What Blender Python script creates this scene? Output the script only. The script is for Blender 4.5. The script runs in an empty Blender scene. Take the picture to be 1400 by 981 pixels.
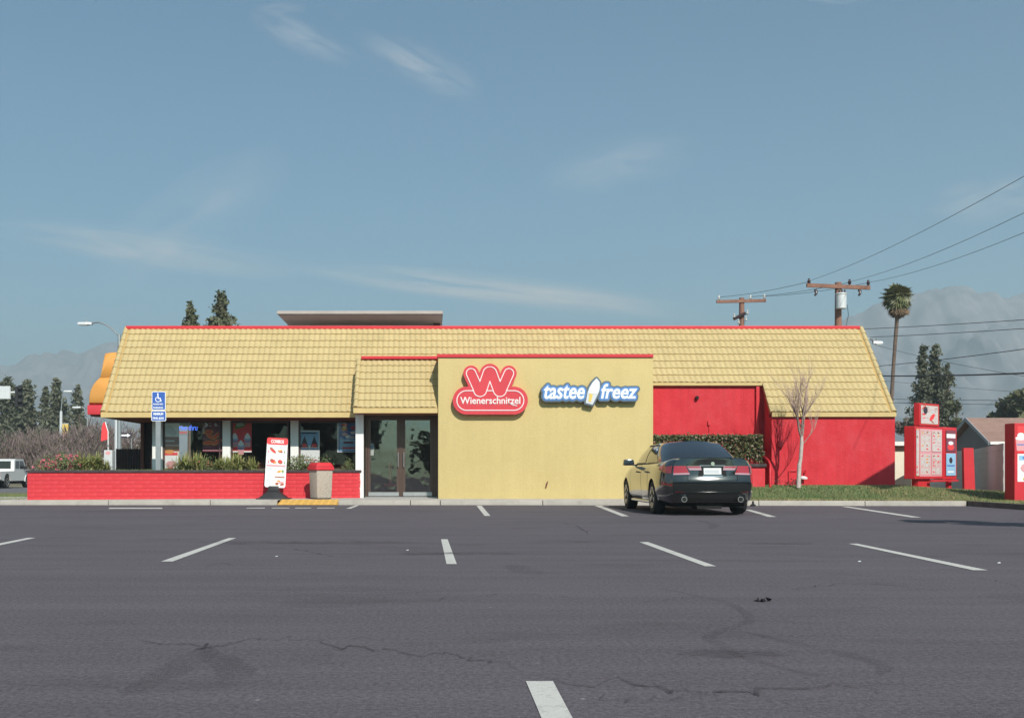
import bpy, bmesh, math, random
import numpy as np
from mathutils import Vector, Matrix, Quaternion
from mathutils.geometry import tessellate_polygon

random.seed(11)
C = bpy.context.scene.collection
sc = bpy.context.scene
R = math.radians
F, PX, PY, H = 1420.0, 592.0, 642.0, 0.93      # focal length, perpendicular vanishing point (photo pixels), eye height

# ---------------------------------------------------------------- camera, light, sky
cd = bpy.data.cameras.new('camera')
cam = bpy.data.objects.new('camera', cd); C.objects.link(cam)
cam.location = (0, 0, H); cam.rotation_euler = (R(90), 0, 0)
cd.sensor_fit = 'HORIZONTAL'; cd.sensor_width = 36; cd.lens = 36 * F / 1400
cd.shift_x = (700 - PX) / 1400; cd.shift_y = (PY - 490.5) / 1400
cd.clip_start = 0.05; cd.clip_end = 9000
sc.camera = cam

SUN = Vector((0.33, -1.2, 1.0)).normalized()
ELEV = math.asin(SUN.z); ROT = math.atan2(SUN.x, SUN.y)
ld = bpy.data.lights.new('sun', 'SUN'); sun = bpy.data.objects.new('sun', ld); C.objects.link(sun)
ld.energy = 3.4; ld.angle = R(0.5); ld.color = (1.0, 0.955, 0.88)
sun.rotation_euler = (-SUN).to_track_quat('-Z', 'Y').to_euler(); sun.location = (10, -20, 30)

w = bpy.data.worlds.new('World'); sc.world = w; w.use_nodes = True
def world():
    nt = w.node_tree; N = nt.nodes; L = nt.links; N.clear()
    def nd(t, **k):
        n = N.new(t)
        for a, b in k.items(): setattr(n, a, b)
        return n
    def mth(op, a, b=None, c=None, clamp=False):
        n = nd('ShaderNodeMath', operation=op, use_clamp=clamp)
        for i, v in enumerate((a, b, c)):
            if v is None: continue
            if isinstance(v, (int, float)): n.inputs[i].default_value = v
            else: L.new(v, n.inputs[i])
        return n.outputs[0]
    out = nd('ShaderNodeOutputWorld'); bg = nd('ShaderNodeBackground'); bg.inputs[1].default_value = 0.075
    sky = nd('ShaderNodeTexSky', sky_type='NISHITA', sun_disc=False)
    sky.sun_elevation = ELEV; sky.sun_rotation = ROT; sky.altitude = 300
    sky.air_density = 1.0; sky.dust_density = 1.8; sky.ozone_density = 1.6
    tc = nd('ShaderNodeTexCoord'); sp = nd('ShaderNodeSeparateXYZ'); L.new(tc.outputs['Generated'], sp.inputs[0])
    x, y, z = sp.outputs
    ys = mth('MAXIMUM', y, 0.08)
    u = mth('DIVIDE', x, ys); v = mth('DIVIDE', z, ys)
    front = mth('GREATER_THAN', y, 0.1)
    cmb = nd('ShaderNodeCombineXYZ'); L.new(u, cmb.inputs[0]); L.new(v, cmb.inputs[1])
    total = None
    # thin cirrus: (centre px, centre py, half length, half width, tilt deg, strength)
    for (cx, cy, a, b, th, st, sd) in ((415, 52, 85, 24, -24, .48, 1), (575, 90, 95, 32, -26, .52, 2), (690, 398, 300, 24, -6.5, 1.5, 3),
                                   (210, 340, 240, 30, -8, .8, 4), (1360, 272, 100, 36, 8, .6, 5), (850, 225, 120, 42, 12, .42, 6),
                                   (1135, -2, 50, 8, -4, .5, 7), (260, 300, 170, 60, 35, .36, 8), (385, 12, 40, 10, 0, .3, 9)):
        cu = (cx - PX) / F; cv = (PY - cy) / F; t = R(th); a /= F; b /= F
        mp = nd('ShaderNodeMapping', vector_type='TEXTURE'); L.new(cmb.outputs[0], mp.inputs[0])
        mp.inputs['Location'].default_value = (cu, cv, 0); mp.inputs['Rotation'].default_value = (0, 0, t); mp.inputs['Scale'].default_value = (a, b, 1)
        ln = nd('ShaderNodeVectorMath', operation='LENGTH'); L.new(mp.outputs[0], ln.inputs[0])
        m = mth('SUBTRACT', 1.0, ln.outputs['Value'], clamp=True)
        m = mth('SMOOTH_MIN', m, 0.75, 0.3)
        nz = nd('ShaderNodeTexNoise', noise_dimensions='3D'); nz.inputs['Scale'].default_value = 1.0; nz.inputs['Detail'].default_value = 7; nz.inputs['Roughness'].default_value = .62
        nz.inputs['Distortion'].default_value = .5
        mp2 = nd('ShaderNodeMapping'); L.new(mp.outputs[0], mp2.inputs[0]); mp2.inputs['Scale'].default_value = (1.3, 1.6, 1); mp2.inputs['Location'].default_value = (sd * 3.7, sd * 1.3, 0)
        L.new(mp2.outputs[0], nz.inputs['Vector'])
        d = mth('MULTIPLY_ADD', nz.outputs[0], 2.6, -0.85, clamp=True)
        c = mth('MULTIPLY', mth('MULTIPLY', m, d), st)
        total = c if total is None else mth('ADD', total, c)
    total = mth('MULTIPLY', total, front)
    # soft overall veil, everywhere on the dome
    nz = nd('ShaderNodeTexNoise'); nz.inputs['Scale'].default_value = 2.2; nz.inputs['Detail'].default_value = 5
    mp = nd('ShaderNodeMapping'); L.new(tc.outputs['Generated'], mp.inputs[0]); mp.inputs['Scale'].default_value = (1, 1, 3.5); L.new(mp.outputs[0], nz.inputs['Vector'])
    veil = mth('MULTIPLY_ADD', nz.outputs[0], .35, -.1, clamp=True)
    total = mth('ADD', total, mth('MULTIPLY', veil, .12), clamp=True)
    hs = nd('ShaderNodeHueSaturation'); hs.inputs['Saturation'].default_value = SKY_SAT; hs.inputs['Value'].default_value = SKY_VAL
    L.new(sky.outputs[0], hs.inputs['Color'])
    tint = nd('ShaderNodeMix', data_type='RGBA', blend_type='MULTIPLY'); tint.inputs[0].default_value = 1
    L.new(hs.outputs[0], tint.inputs[6]); tint.inputs[7].default_value = SKY_TINT
    mx = nd('ShaderNodeMix', data_type='RGBA'); L.new(total, mx.inputs[0]); L.new(tint.outputs[2], mx.inputs[6]); mx.inputs[7].default_value = CLOUD
    L.new(mx.outputs[2], bg.inputs[0]); L.new(bg.outputs[0], out.inputs[0])
SKY_SAT, SKY_VAL, SKY_TINT, CLOUD = 0.98, 1.0, (.50, .83, .88, 1), (7.0, 6.8, 6.5, 1)
world()
sc.view_settings.view_transform = 'Standard'; sc.view_settings.look = 'None'
sc.view_settings.exposure = 0.67; sc.view_settings.gamma = 1.0; sc.view_settings.use_curve_mapping = False
cy = sc.cycles
cy.use_denoising = True; cy.max_bounces = 8; cy.diffuse_bounces = 3; cy.glossy_bounces = 4; cy.transmission_bounces = 4
cy.transparent_max_bounces = 12; cy.volume_bounces = 1; cy.caustics_reflective = False; cy.caustics_refractive = False
cy.sample_clamp_indirect = 6

# ---------------------------------------------------------------- helpers
def P(px, py, d): return Vector(((px - PX) * d / F, d, H + (PY - py) * d / F))
def X(px, d): return (px - PX) * d / F
def Z(py, d): return H + (PY - py) * d / F
def G(px, py, z=0.0):
    d = (H - z) * F / (py - PY); return Vector(((px - PX) * d / F, d, z))

class MB:
    def __init__(s): s.v = []; s.f = []; s.m = []; s.M = None
    def add(s, vs, fs, m=0):
        o = len(s.v); s.v += [tuple(s.M @ Vector(p)) if s.M else tuple(p) for p in vs]
        s.f += [tuple(i + o for i in f) for f in fs]; s.m += [m] * len(fs); return s
    def box(s, a, b, m=0):
        (x0, y0, z0), (x1, y1, z1) = a, b
        return s.add([(x0,y0,z0),(x1,y0,z0),(x1,y1,z0),(x0,y1,z0),(x0,y0,z1),(x1,y0,z1),(x1,y1,z1),(x0,y1,z1)],
                     [(0,3,2,1),(4,5,6,7),(0,1,5,4),(1,2,6,5),(2,3,7,6),(3,0,4,7)], m)
    def frus(s, c, a0, b0, a1, b1, z0, z1, m=0):     # tapered box, half sizes at bottom and top
        x, y = c
        return s.add([(x-a0,y-b0,z0),(x+a0,y-b0,z0),(x+a0,y+b0,z0),(x-a0,y+b0,z0),(x-a1,y-b1,z1),(x+a1,y-b1,z1),(x+a1,y+b1,z1),(x-a1,y+b1,z1)],
                     [(0,3,2,1),(4,5,6,7),(0,1,5,4),(1,2,6,5),(2,3,7,6),(3,0,4,7)], m)
    def quad(s, *p, m=0): return s.add(p, [tuple(range(len(p)))], m)
    def prism(s, poly, O, U, V, W, m=0, mside=None):   # 2D polygon in frame (O,U,V) extruded along W
        O, U, V, W = map(Vector, (O, U, V, W)); n = len(poly)
        a = [O + U * p[0] + V * p[1] for p in poly]; b = [p + W for p in a]
        t = tessellate_polygon([[Vector((p[0], p[1], 0)) for p in poly]])
        s.add(a + b, [tuple(x) for x in t] + [tuple(i + n for i in reversed(x)) for x in t], m)
        s.add(a + b, [(i, (i+1) % n, (i+1) % n + n, i + n) for i in range(n)], m if mside is None else mside); return s
    def tube(s, pts, r, n=8, m=0, cap=True):
        pts = [Vector(p) for p in pts]; k = len(pts); rr = r if isinstance(r, (list, tuple)) else [r] * k
        vs = []; ref = None
        for i, p in enumerate(pts):
            d = (pts[min(i+1, k-1)] - pts[max(i-1, 0)]).normalized()
            if ref is None: ref = Vector((0,0,1)) if abs(d.z) < .9 else Vector((1,0,0))
            a = d.cross(ref).normalized(); b = a.cross(d); ref = b
            for j in range(n):
                t = 2 * math.pi * j / n; vs.append(p + (a * math.cos(t) + b * math.sin(t)) * rr[i])
        fs = [(i*n+j, i*n+(j+1)%n, (i+1)*n+(j+1)%n, (i+1)*n+j) for i in range(k-1) for j in range(n)]
        if cap: fs += [tuple(range(n-1, -1, -1)), tuple((k-1)*n + j for j in range(n))]
        return s.add(vs, fs, m)
    def lathe(s, prof, n=16, m=0, M=None):
        k = len(prof); vs = []
        for r, z in prof:
            for j in range(n):
                t = 2 * math.pi * j / n; p = Vector((r * math.cos(t), r * math.sin(t), z)); vs.append(M @ p if M else p)
        fs = [(i*n+j, i*n+(j+1)%n, (i+1)*n+(j+1)%n, (i+1)*n+j) for i in range(k-1) for j in range(n)]
        fs += [tuple(range(n-1, -1, -1)), tuple((k-1)*n + j for j in range(n))]
        return s.add(vs, fs, m)
    def mesh(s, name, mats, smooth=0, merge=0, fix=True, bevel=0):
        me = bpy.data.meshes.new(name); me.from_pydata(s.v, [], s.f)
        for m in (mats if isinstance(mats, (list, tuple)) else [mats]): me.materials.append(m)
        me.polygons.foreach_set('material_index', s.m)
        if fix or merge or bevel:
            bm = bmesh.new(); bm.from_mesh(me)
            if merge: bmesh.ops.remove_doubles(bm, verts=bm.verts, dist=merge)
            if fix: bmesh.ops.recalc_face_normals(bm, faces=bm.faces)
            if bevel:
                es = [e for e in bm.edges if len(e.link_faces) == 2 and e.calc_face_angle(0) > .6]
                bmesh.ops.bevel(bm, geom=es, offset=bevel, segments=2, affect='EDGES', profile=.6, clamp_overlap=True)
            bm.to_mesh(me); bm.free()
        if smooth:
            me.polygons.foreach_set('use_smooth', [True] * len(me.polygons))
            me.set_sharp_from_angle(angle=R(smooth))
        return me

def wm(o): return (wm(o.parent) @ o.matrix_parent_inverse @ o.matrix_basis) if o.parent else o.matrix_basis.copy()
def tag(o, label=None, cat=None, group=None, kind=None):
    for k, v in (('label', label), ('category', cat), ('group', group), ('kind', kind)):
        if v: o[k] = v
    return o
def link(name, me, parent=None):
    o = bpy.data.objects.new(name, me); C.objects.link(o)
    if parent: o.parent = parent; o.matrix_parent_inverse = wm(parent).inverted()
    return o
def obj(name, mb, mats, parent=None, **k): return link(name, mb.mesh(name, mats, **k), parent)
def thing(name, loc, label, cat, group=None):
    o = bpy.data.objects.new(name, None); C.objects.link(o); o.location = loc; o.empty_display_size = .2
    return tag(o, label, cat, group)
def copy_tree(o, M, label=None, parent=None):
    c = o.copy(); C.objects.link(c)
    if parent: c.parent = parent
    else: c.matrix_basis = M
    if label: c['label'] = label
    for ch in o.children: copy_tree(ch, None, None, c)
    return c
def box(name, a, b, mat, parent=None, bevel=0): return obj(name, MB().box(a, b), mat, parent, bevel=bevel, smooth=30 if bevel else 0)
def lin(r, g, b):
    f = lambda c: (c / 12.92 if c <= .04045 else ((c + .055) / 1.055) ** 2.4)
    return tuple(f(c / 255) for c in (r, g, b))

# ---------------------------------------------------------------- materials
def mat(name, col, rough=.7, var=.0, vs=8, col2=None, bump=0, bs=60, metal=0, coat=0, spec=.4, vstretch=(1,1,1), wear=None, wscale=1.5, wamt=.0, streak=0):
    m = bpy.data.materials.new(name); m.use_nodes = True; nt = m.node_tree; N = nt.nodes; L = nt.links; b = N['Principled BSDF']
    b.inputs['Base Color'].default_value = (*col, 1); b.inputs['Roughness'].default_value = rough; b.inputs['Metallic'].default_value = metal
    b.inputs['Coat Weight'].default_value = coat; b.inputs['Coat Roughness'].default_value = .03; b.inputs['Specular IOR Level'].default_value = spec
    tc = N.new('ShaderNodeTexCoord'); src = tc.outputs['Object']
    cur = None
    if var or col2:
        mp = N.new('ShaderNodeMapping'); mp.inputs['Scale'].default_value = vstretch; L.new(src, mp.inputs[0])
        nz = N.new('ShaderNodeTexNoise'); nz.inputs['Scale'].default_value = vs; nz.inputs['Detail'].default_value = 6; nz.inputs['Roughness'].default_value = .65; L.new(mp.outputs[0], nz.inputs['Vector'])
        rp = N.new('ShaderNodeValToRGB'); rp.color_ramp.elements[0].position = .32; rp.color_ramp.elements[1].position = .68
        c2 = col2 or tuple(c * (1 + var) for c in col); c1 = col if col2 else tuple(c * (1 - var) for c in col)
        rp.color_ramp.elements[0].color = (*c1, 1); rp.color_ramp.elements[1].color = (*c2, 1); L.new(nz.outputs[0], rp.inputs[0]); cur = rp.outputs[0]
    if wear and wamt:
        nz = N.new('ShaderNodeTexNoise'); nz.inputs['Scale'].default_value = wscale; nz.inputs['Detail'].default_value = 9; nz.inputs['Roughness'].default_value = .72; L.new(src, nz.inputs['Vector'])
        rp = N.new('ShaderNodeValToRGB'); rp.color_ramp.elements[0].position = .5; rp.color_ramp.elements[1].position = .8; rp.color_ramp.elements[0].color = (0,0,0,1); rp.color_ramp.elements[1].color = (wamt,)*3 + (1,)
        L.new(nz.outputs[0], rp.inputs[0]); mx = N.new('ShaderNodeMix'); mx.data_type = 'RGBA'; L.new(rp.outputs[0], mx.inputs[0])
        if cur: L.new(cur, mx.inputs[6])
        else: mx.inputs[6].default_value = (*col, 1)
        mx.inputs[7].default_value = (*wear, 1); cur = mx.outputs[2]
    if streak:
        mp = N.new('ShaderNodeMapping'); mp.inputs['Scale'].default_value = (5, 5, .35); L.new(src, mp.inputs[0]); nz = N.new('ShaderNodeTexNoise'); nz.inputs['Scale'].default_value = 1; nz.inputs['Detail'].default_value = 7; nz.inputs['Roughness'].default_value = .7; L.new(mp.outputs[0], nz.inputs['Vector'])
        rp = N.new('ShaderNodeValToRGB'); rp.color_ramp.elements[0].position = .3; rp.color_ramp.elements[1].position = .62; rp.color_ramp.elements[0].color = (1-streak, 1-streak*1.1, 1-streak*1.3, 1); rp.color_ramp.elements[1].color = (1.015,)*3 + (1,); L.new(nz.outputs[0], rp.inputs[0])
        nz2 = N.new('ShaderNodeTexNoise'); nz2.inputs['Scale'].default_value = 26; nz2.inputs['Detail'].default_value = 4; nz2.inputs['Roughness'].default_value = .8; L.new(src, nz2.inputs['Vector']); rp2 = N.new('ShaderNodeValToRGB'); rp2.color_ramp.elements[0].position = .34; rp2.color_ramp.elements[1].position = .66; rp2.color_ramp.elements[0].color = (.965,)*3 + (1,); rp2.color_ramp.elements[1].color = (1.03,)*3 + (1,); L.new(nz2.outputs[0], rp2.inputs[0])
        for r_ in (rp, rp2):
            mx = N.new('ShaderNodeMix'); mx.data_type = 'RGBA'; mx.blend_type = 'MULTIPLY'; mx.inputs[0].default_value = 1; L.new(cur, mx.inputs[6]); L.new(r_.outputs[0], mx.inputs[7]); cur = mx.outputs[2]
    if cur: L.new(cur, b.inputs['Base Color'])
    if bump:
        nz = N.new('ShaderNodeTexNoise'); nz.inputs['Scale'].default_value = bs; nz.inputs['Detail'].default_value = 5; L.new(src, nz.inputs['Vector'])
        bp = N.new('ShaderNodeBump'); bp.inputs['Strength'].default_value = bump; bp.inputs['Distance'].default_value = .02; L.new(nz.outputs[0], bp.inputs['Height']); L.new(bp.outputs[0], b.inputs['Normal'])
    return m
def glass(name, tint=(.75,.8,.8), extra=.0):
    m = bpy.data.materials.new(name); m.use_nodes = True; nt = m.node_tree; N = nt.nodes; L = nt.links; N.clear()
    o = N.new('ShaderNodeOutputMaterial'); mx = N.new('ShaderNodeMixShader'); t = N.new('ShaderNodeBsdfTransparent'); g = N.new('ShaderNodeBsdfGlossy'); fr = N.new('ShaderNodeFresnel')
    t.inputs[0].default_value = (*tint, 1); g.inputs['Roughness'].default_value = .02; fr.inputs[0].default_value = 1.45
    ad = N.new('ShaderNodeMath'); ad.operation = 'ADD'; ad.inputs[1].default_value = extra; L.new(fr.outputs[0], ad.inputs[0]); L.new(ad.outputs[0], mx.inputs[0])
    tc = N.new('ShaderNodeTexCoord'); nz = N.new('ShaderNodeTexNoise'); nz.inputs['Scale'].default_value = 1.6; nz.inputs['Detail'].default_value = 2; L.new(tc.outputs['Object'], nz.inputs['Vector'])
    bp = N.new('ShaderNodeBump'); bp.inputs['Strength'].default_value = .12; bp.inputs['Distance'].default_value = .05; L.new(nz.outputs[0], bp.inputs['Height']); L.new(bp.outputs[0], g.inputs['Normal'])
    L.new(t.outputs[0], mx.inputs[1]); L.new(g.outputs[0], mx.inputs[2]); L.new(mx.outputs[0], o.inputs[0]); return m

YELLOW = (.66, .50, .205); RED = (.62, .05, .062)
M = {}
M['tile'] = mat('yellow_tile', (.48, .368, .178), .65, col2=(.52, .40, .195), vs=1.2, bump=.25, bs=30, wear=(.33,.25,.11), wscale=2.2, wamt=.4)
def islands(m, lo, hi):
    nt = m.node_tree; N = nt.nodes; L = nt.links; b = N['Principled BSDF']; src = b.inputs['Base Color'].links[0].from_socket
    g = N.new('ShaderNodeNewGeometry'); mr = N.new('ShaderNodeMapRange'); mr.inputs[3].default_value = lo; mr.inputs[4].default_value = hi; L.new(g.outputs['Random Per Island'], mr.inputs[0])
    oi = N.new('ShaderNodeObjectInfo'); mr2 = N.new('ShaderNodeMapRange'); mr2.inputs[3].default_value = lo; mr2.inputs[4].default_value = hi; L.new(oi.outputs['Random'], mr2.inputs[0])
    ml = N.new('ShaderNodeMath'); ml.operation = 'MULTIPLY'; L.new(mr.outputs[0], ml.inputs[0]); L.new(mr2.outputs[0], ml.inputs[1])
    mx = N.new('ShaderNodeMix'); mx.data_type = 'RGBA'; mx.blend_type = 'MULTIPLY'; mx.inputs[0].default_value = 1; L.new(src, mx.inputs[6]); L.new(ml.outputs[0], mx.inputs[7]); L.new(mx.outputs[2], b.inputs['Base Color'])
islands(M['tile'], .965, 1.03)
M['stucco'] = mat('yellow_stucco', (.55, .435, .195), .85, col2=(.585, .46, .212), vs=1.1, bump=.5, bs=32, spec=.2, wear=(.46,.355,.165), wscale=.7, wamt=.3, streak=.045)
M['ytrim'] = mat('yellow_trim', (.575, .425, .185), .6, var=.06, vs=3)
M['tilebase'] = mat('tile_underlay', (.46, .30, .11), .8)  # warm groove shade between tiles is put into this orange colour
M['red'] = mat('red_stucco', (.56, .032, .043), .85, col2=(.63, .048, .060), vs=1.6, bump=.8, bs=30, spec=.2, wear=(.56,.09,.105), wscale=.8, wamt=.6, streak=.13)
M['redtrim'] = mat('red_trim', (.58, .028, .038), .5, var=.06, vs=3)
M['brick'] = mat('red_painted_brick', (.57, .036, .047), .8, col2=(.63, .06, .07), vs=2.5, bump=.6, bs=25, spec=.2, wear=(.58,.12,.14), wscale=1.3, wamt=.5)
M['brown'] = mat('brown_wood', (.16, .055, .035), .7, var=.2, vs=4, vstretch=(1,1,6))
M['soffit'] = mat('red_brown_soffit', (.34, .10, .07), .8, var=.15, vs=3)
M['bronze'] = mat('bronze_door_frame', (.115, .075, .06), .4, var=.1, vs=6, metal=.5)
M['white'] = mat('white_paint', (.78, .76, .72), .6, var=.05, vs=5, wear=(.5,.47,.42), wscale=5, wamt=.35)
M['concrete'] = mat('concrete', (.40, .375, .34), .9, col2=(.50, .465, .425), vs=2.2, bump=.4, bs=50, wear=(.2,.17,.15), wscale=3, wamt=.55)
M['dark'] = mat('dark_cap', (.055, .04, .042), .8, var=.3, vs=9, bump=.3)
M['black'] = mat('black_plastic', (.022, .021, .023), .5, var=.2, vs=6)
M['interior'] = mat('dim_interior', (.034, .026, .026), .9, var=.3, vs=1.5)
M['deck'] = mat('roof_deck', (.4, .38, .36), .9, var=.1)
M['glass'] = glass('window_glass', (.97,.97,.97), .0)
M['doorglass'] = glass('door_glass', (.92,.92,.92), .10)
M['metal'] = mat('galvanised_metal', (.42, .43, .43), .4, var=.1, vs=8, metal=.7)
M['lightmetal'] = mat('pale_grey_metal', (.62, .63, .63), .45, var=.06, vs=5, metal=.1)
M['signblue'] = mat('sign_blue', (.045, .12, .42), .4, var=.06)
M['pwhite'] = mat('print_white', (.88, .88, .86), .5); M['pred'] = mat('print_red', (.85, .06, .065), .5); M['pdark'] = mat('print_dark', (.05, .035, .05), .5)
M['porange'] = mat('print_orange', (.78, .30, .08), .5); M['pbrown'] = mat('print_brown', (.38, .11, .05), .5); M['pblue'] = mat('print_blue', (.30, .54, .74), .5)
M['pgrey'] = mat('print_grey', (.60, .62, .64), .5); M['pgreen'] = mat('print_green', (.16, .28, .08), .5); M['pyellow'] = mat('print_yellow', (.75, .52, .12), .5); M['ppink'] = mat('print_pink', (.72, .34, .36), .5)
M['pmaroon'] = mat('print_maroon', (.22, .06, .085), .5); M['pnavy'] = mat('print_navy', (.10, .21, .50), .5)
M['ppale'] = mat('print_pale', (.60, .53, .50), .5)
PR = ['ppale','pwhite','pred','pdark','porange','pbrown','pblue','pgrey','pgreen','pyellow','ppink','pmaroon','pnavy']; PM = [M[k] for k in PR]
def pi(k): return PR.index('p' + k)

class Print:
    """flat print: coloured shapes in a (u right, v up) frame, each layer a little proud of the one below"""
    def __init__(s, O, U, V, N, step=.0004):
        s.step = step; s.O, s.U, s.V, s.N = map(Vector, (O, U, V, N)); s.mb = MB(); s.k = 0
    def poly(s, pts, c):
        s.k += 1; n = s.N * (s.step * s.k)
        t = tessellate_polygon([[Vector((p[0], p[1], 0)) for p in pts]])
        s.mb.add([s.O + s.U*a + s.V*b + n for a, b in pts], [tuple(x) for x in t], pi(c))
    def rect(s, u0, v0, u1, v1, c): s.poly([(u0,v0),(u1,v0),(u1,v1),(u0,v1)], c)
    def ell(s, u, v, a, b, c, th=0, n=12):
        ct, st = math.cos(th), math.sin(th)
        s.poly([(u + a*math.cos(t)*ct - b*math.sin(t)*st, v + a*math.cos(t)*st + b*math.sin(t)*ct) for t in [2*math.pi*i/n for i in range(n)]], c)
    def text(s, body, u0, v0, w_, h_, c, off=.01, shear=0):
        me, (a0, b0, a1, b1) = text_mesh(body, off, shear); s.k += 1; n = s.N * (s.step * s.k)
        vs = [s.O + s.U*(u0 + (v[0]-a0)/(a1-a0)*w_) + s.V*(v0 + (v[1]-b0)/(b1-b0)*h_) + n for v in me[0]]
        s.mb.add(vs, me[1], pi(c))
    def done(s, parent, name='print'): return obj(name, s.mb, PM, parent, fix=False)
_tc = {}
def text_mesh(body, off=.0, shear=0):
    key = (body, off, shear)
    if key not in _tc:
        cu = bpy.data.curves.new('t', 'FONT'); cu.body = body; cu.offset = off; cu.shear = shear; cu.resolution_u = 3
        o = bpy.data.objects.new('t', cu); C.objects.link(o)
        dg = bpy.context.evaluated_depsgraph_get(); me = bpy.data.meshes.new_from_object(o.evaluated_get(dg))
        vs = [(v.co.x, v.co.y) for v in me.vertices]; fs = [tuple(p.vertices) for p in me.polygons]
        bpy.data.objects.remove(o); bpy.data.curves.remove(cu); bpy.data.meshes.remove(me)
        xs = [v[0] for v in vs]; ys = [v[1] for v in vs]
        _tc[key] = ((vs, fs), (min(xs), min(ys), max(xs), max(ys)))
    return _tc[key]

# signed distance outlines -> extruded shapes
def contours(f, xs, ys, lev):
    g = f - lev; ny, nx = g.shape; seg = {}
    def ip(i0, j0, i1, j1):
        a, b = g[j0, i0], g[j1, i1]; t = a / (a - b); return (xs[i0] + (xs[i1]-xs[i0])*t, ys[j0] + (ys[j1]-ys[j0])*t)
    pts = {}
    T = {1:[(3,0)],2:[(0,1)],3:[(3,1)],4:[(1,2)],5:[(3,2),(1,0)],6:[(0,2)],7:[(3,2)],8:[(2,3)],9:[(2,0)],10:[(0,3),(2,1)],11:[(2,1)],12:[(1,3)],13:[(1,0)],14:[(0,3)]}
    ins = g < 0
    code = ins[:-1,:-1]*1 + ins[:-1,1:]*2 + ins[1:,1:]*4 + ins[1:,:-1]*8
    for j, i in zip(*np.nonzero((code > 0) & (code < 15))):
        E = [(i,j,i+1,j),(i+1,j,i+1,j+1),(i,j+1,i+1,j+1),(i,j,i,j+1)]
        for a, b in T[int(code[j, i])]:
            for e in (a, b):
                if E[e] not in pts: pts[E[e]] = ip(*E[e])
            seg[E[a]] = E[b]
    loops = []
    while seg:
        k0 = next(iter(seg)); loop = []; k = k0
        while k in seg:
            loop.append(pts[k]); k = seg.pop(k)
        if len(loop) > 3: loops.append(loop)
    return loops
def extr(loops, depth, name, M4, mats, parent):
    cu = bpy.data.curves.new('c', 'CURVE'); cu.dimensions = '2D'; cu.fill_mode = 'BOTH'; cu.extrude = depth / 2
    for lp in loops:
        sp = cu.splines.new('POLY'); sp.points.add(len(lp) - 1); sp.use_cyclic_u = True
        for p, q in zip(sp.points, lp): p.co = (q[0], q[1], 0, 1)
    o = bpy.data.objects.new('c', cu); C.objects.link(o); dg = bpy.context.evaluated_depsgraph_get()
    me = bpy.data.meshes.new_from_object(o.evaluated_get(dg)); bpy.data.objects.remove(o); bpy.data.curves.remove(cu)
    me.name = name; me.transform(M4); me.materials.clear()
    for m in mats if isinstance(mats, list) else [mats]: me.materials.append(m)
    return link(name, me, parent)
def d_caps(XX, YY, pts):
    d = np.full(XX.shape, 1e9)
    for (ax, ay), (bx, by) in zip(pts[:-1], pts[1:]):
        vx, vy = bx-ax, by-ay; t = np.clip(((XX-ax)*vx + (YY-ay)*vy) / (vx*vx+vy*vy + 1e-12), 0, 1)
        d = np.minimum(d, np.hypot(XX-ax-t*vx, YY-ay-t*vy))
    return d
def d_text(XX, YY, vs, fs):
    cnt = {}
    for f in fs:
        for a, b in zip(f, f[1:] + f[:1]): cnt[frozenset((a, b))] = cnt.get(frozenset((a, b)), 0) + 1
    d = np.full(XX.shape, 1e9); ins = np.zeros(XX.shape, bool)
    for e, c in cnt.items():
        if c == 1:
            a, b = tuple(e); d = np.minimum(d, d_caps(XX, YY, [vs[a], vs[b]]))
    for f in fs:
        for k in range(1, len(f) - 1):
            (ax, ay), (bx, by), (cx, cy_) = vs[f[0]], vs[f[k]], vs[f[k+1]]
            s1 = (bx-ax)*(YY-ay) - (by-ay)*(XX-ax); s2 = (cx-bx)*(YY-by) - (cy_-by)*(XX-bx); s3 = (ax-cx)*(YY-cy_) - (ay-cy_)*(XX-cx)
            ins |= ((s1 >= 0) & (s2 >= 0) & (s3 >= 0)) | ((s1 <= 0) & (s2 <= 0) & (s3 <= 0))
    return np.where(ins, -d, d)
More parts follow.
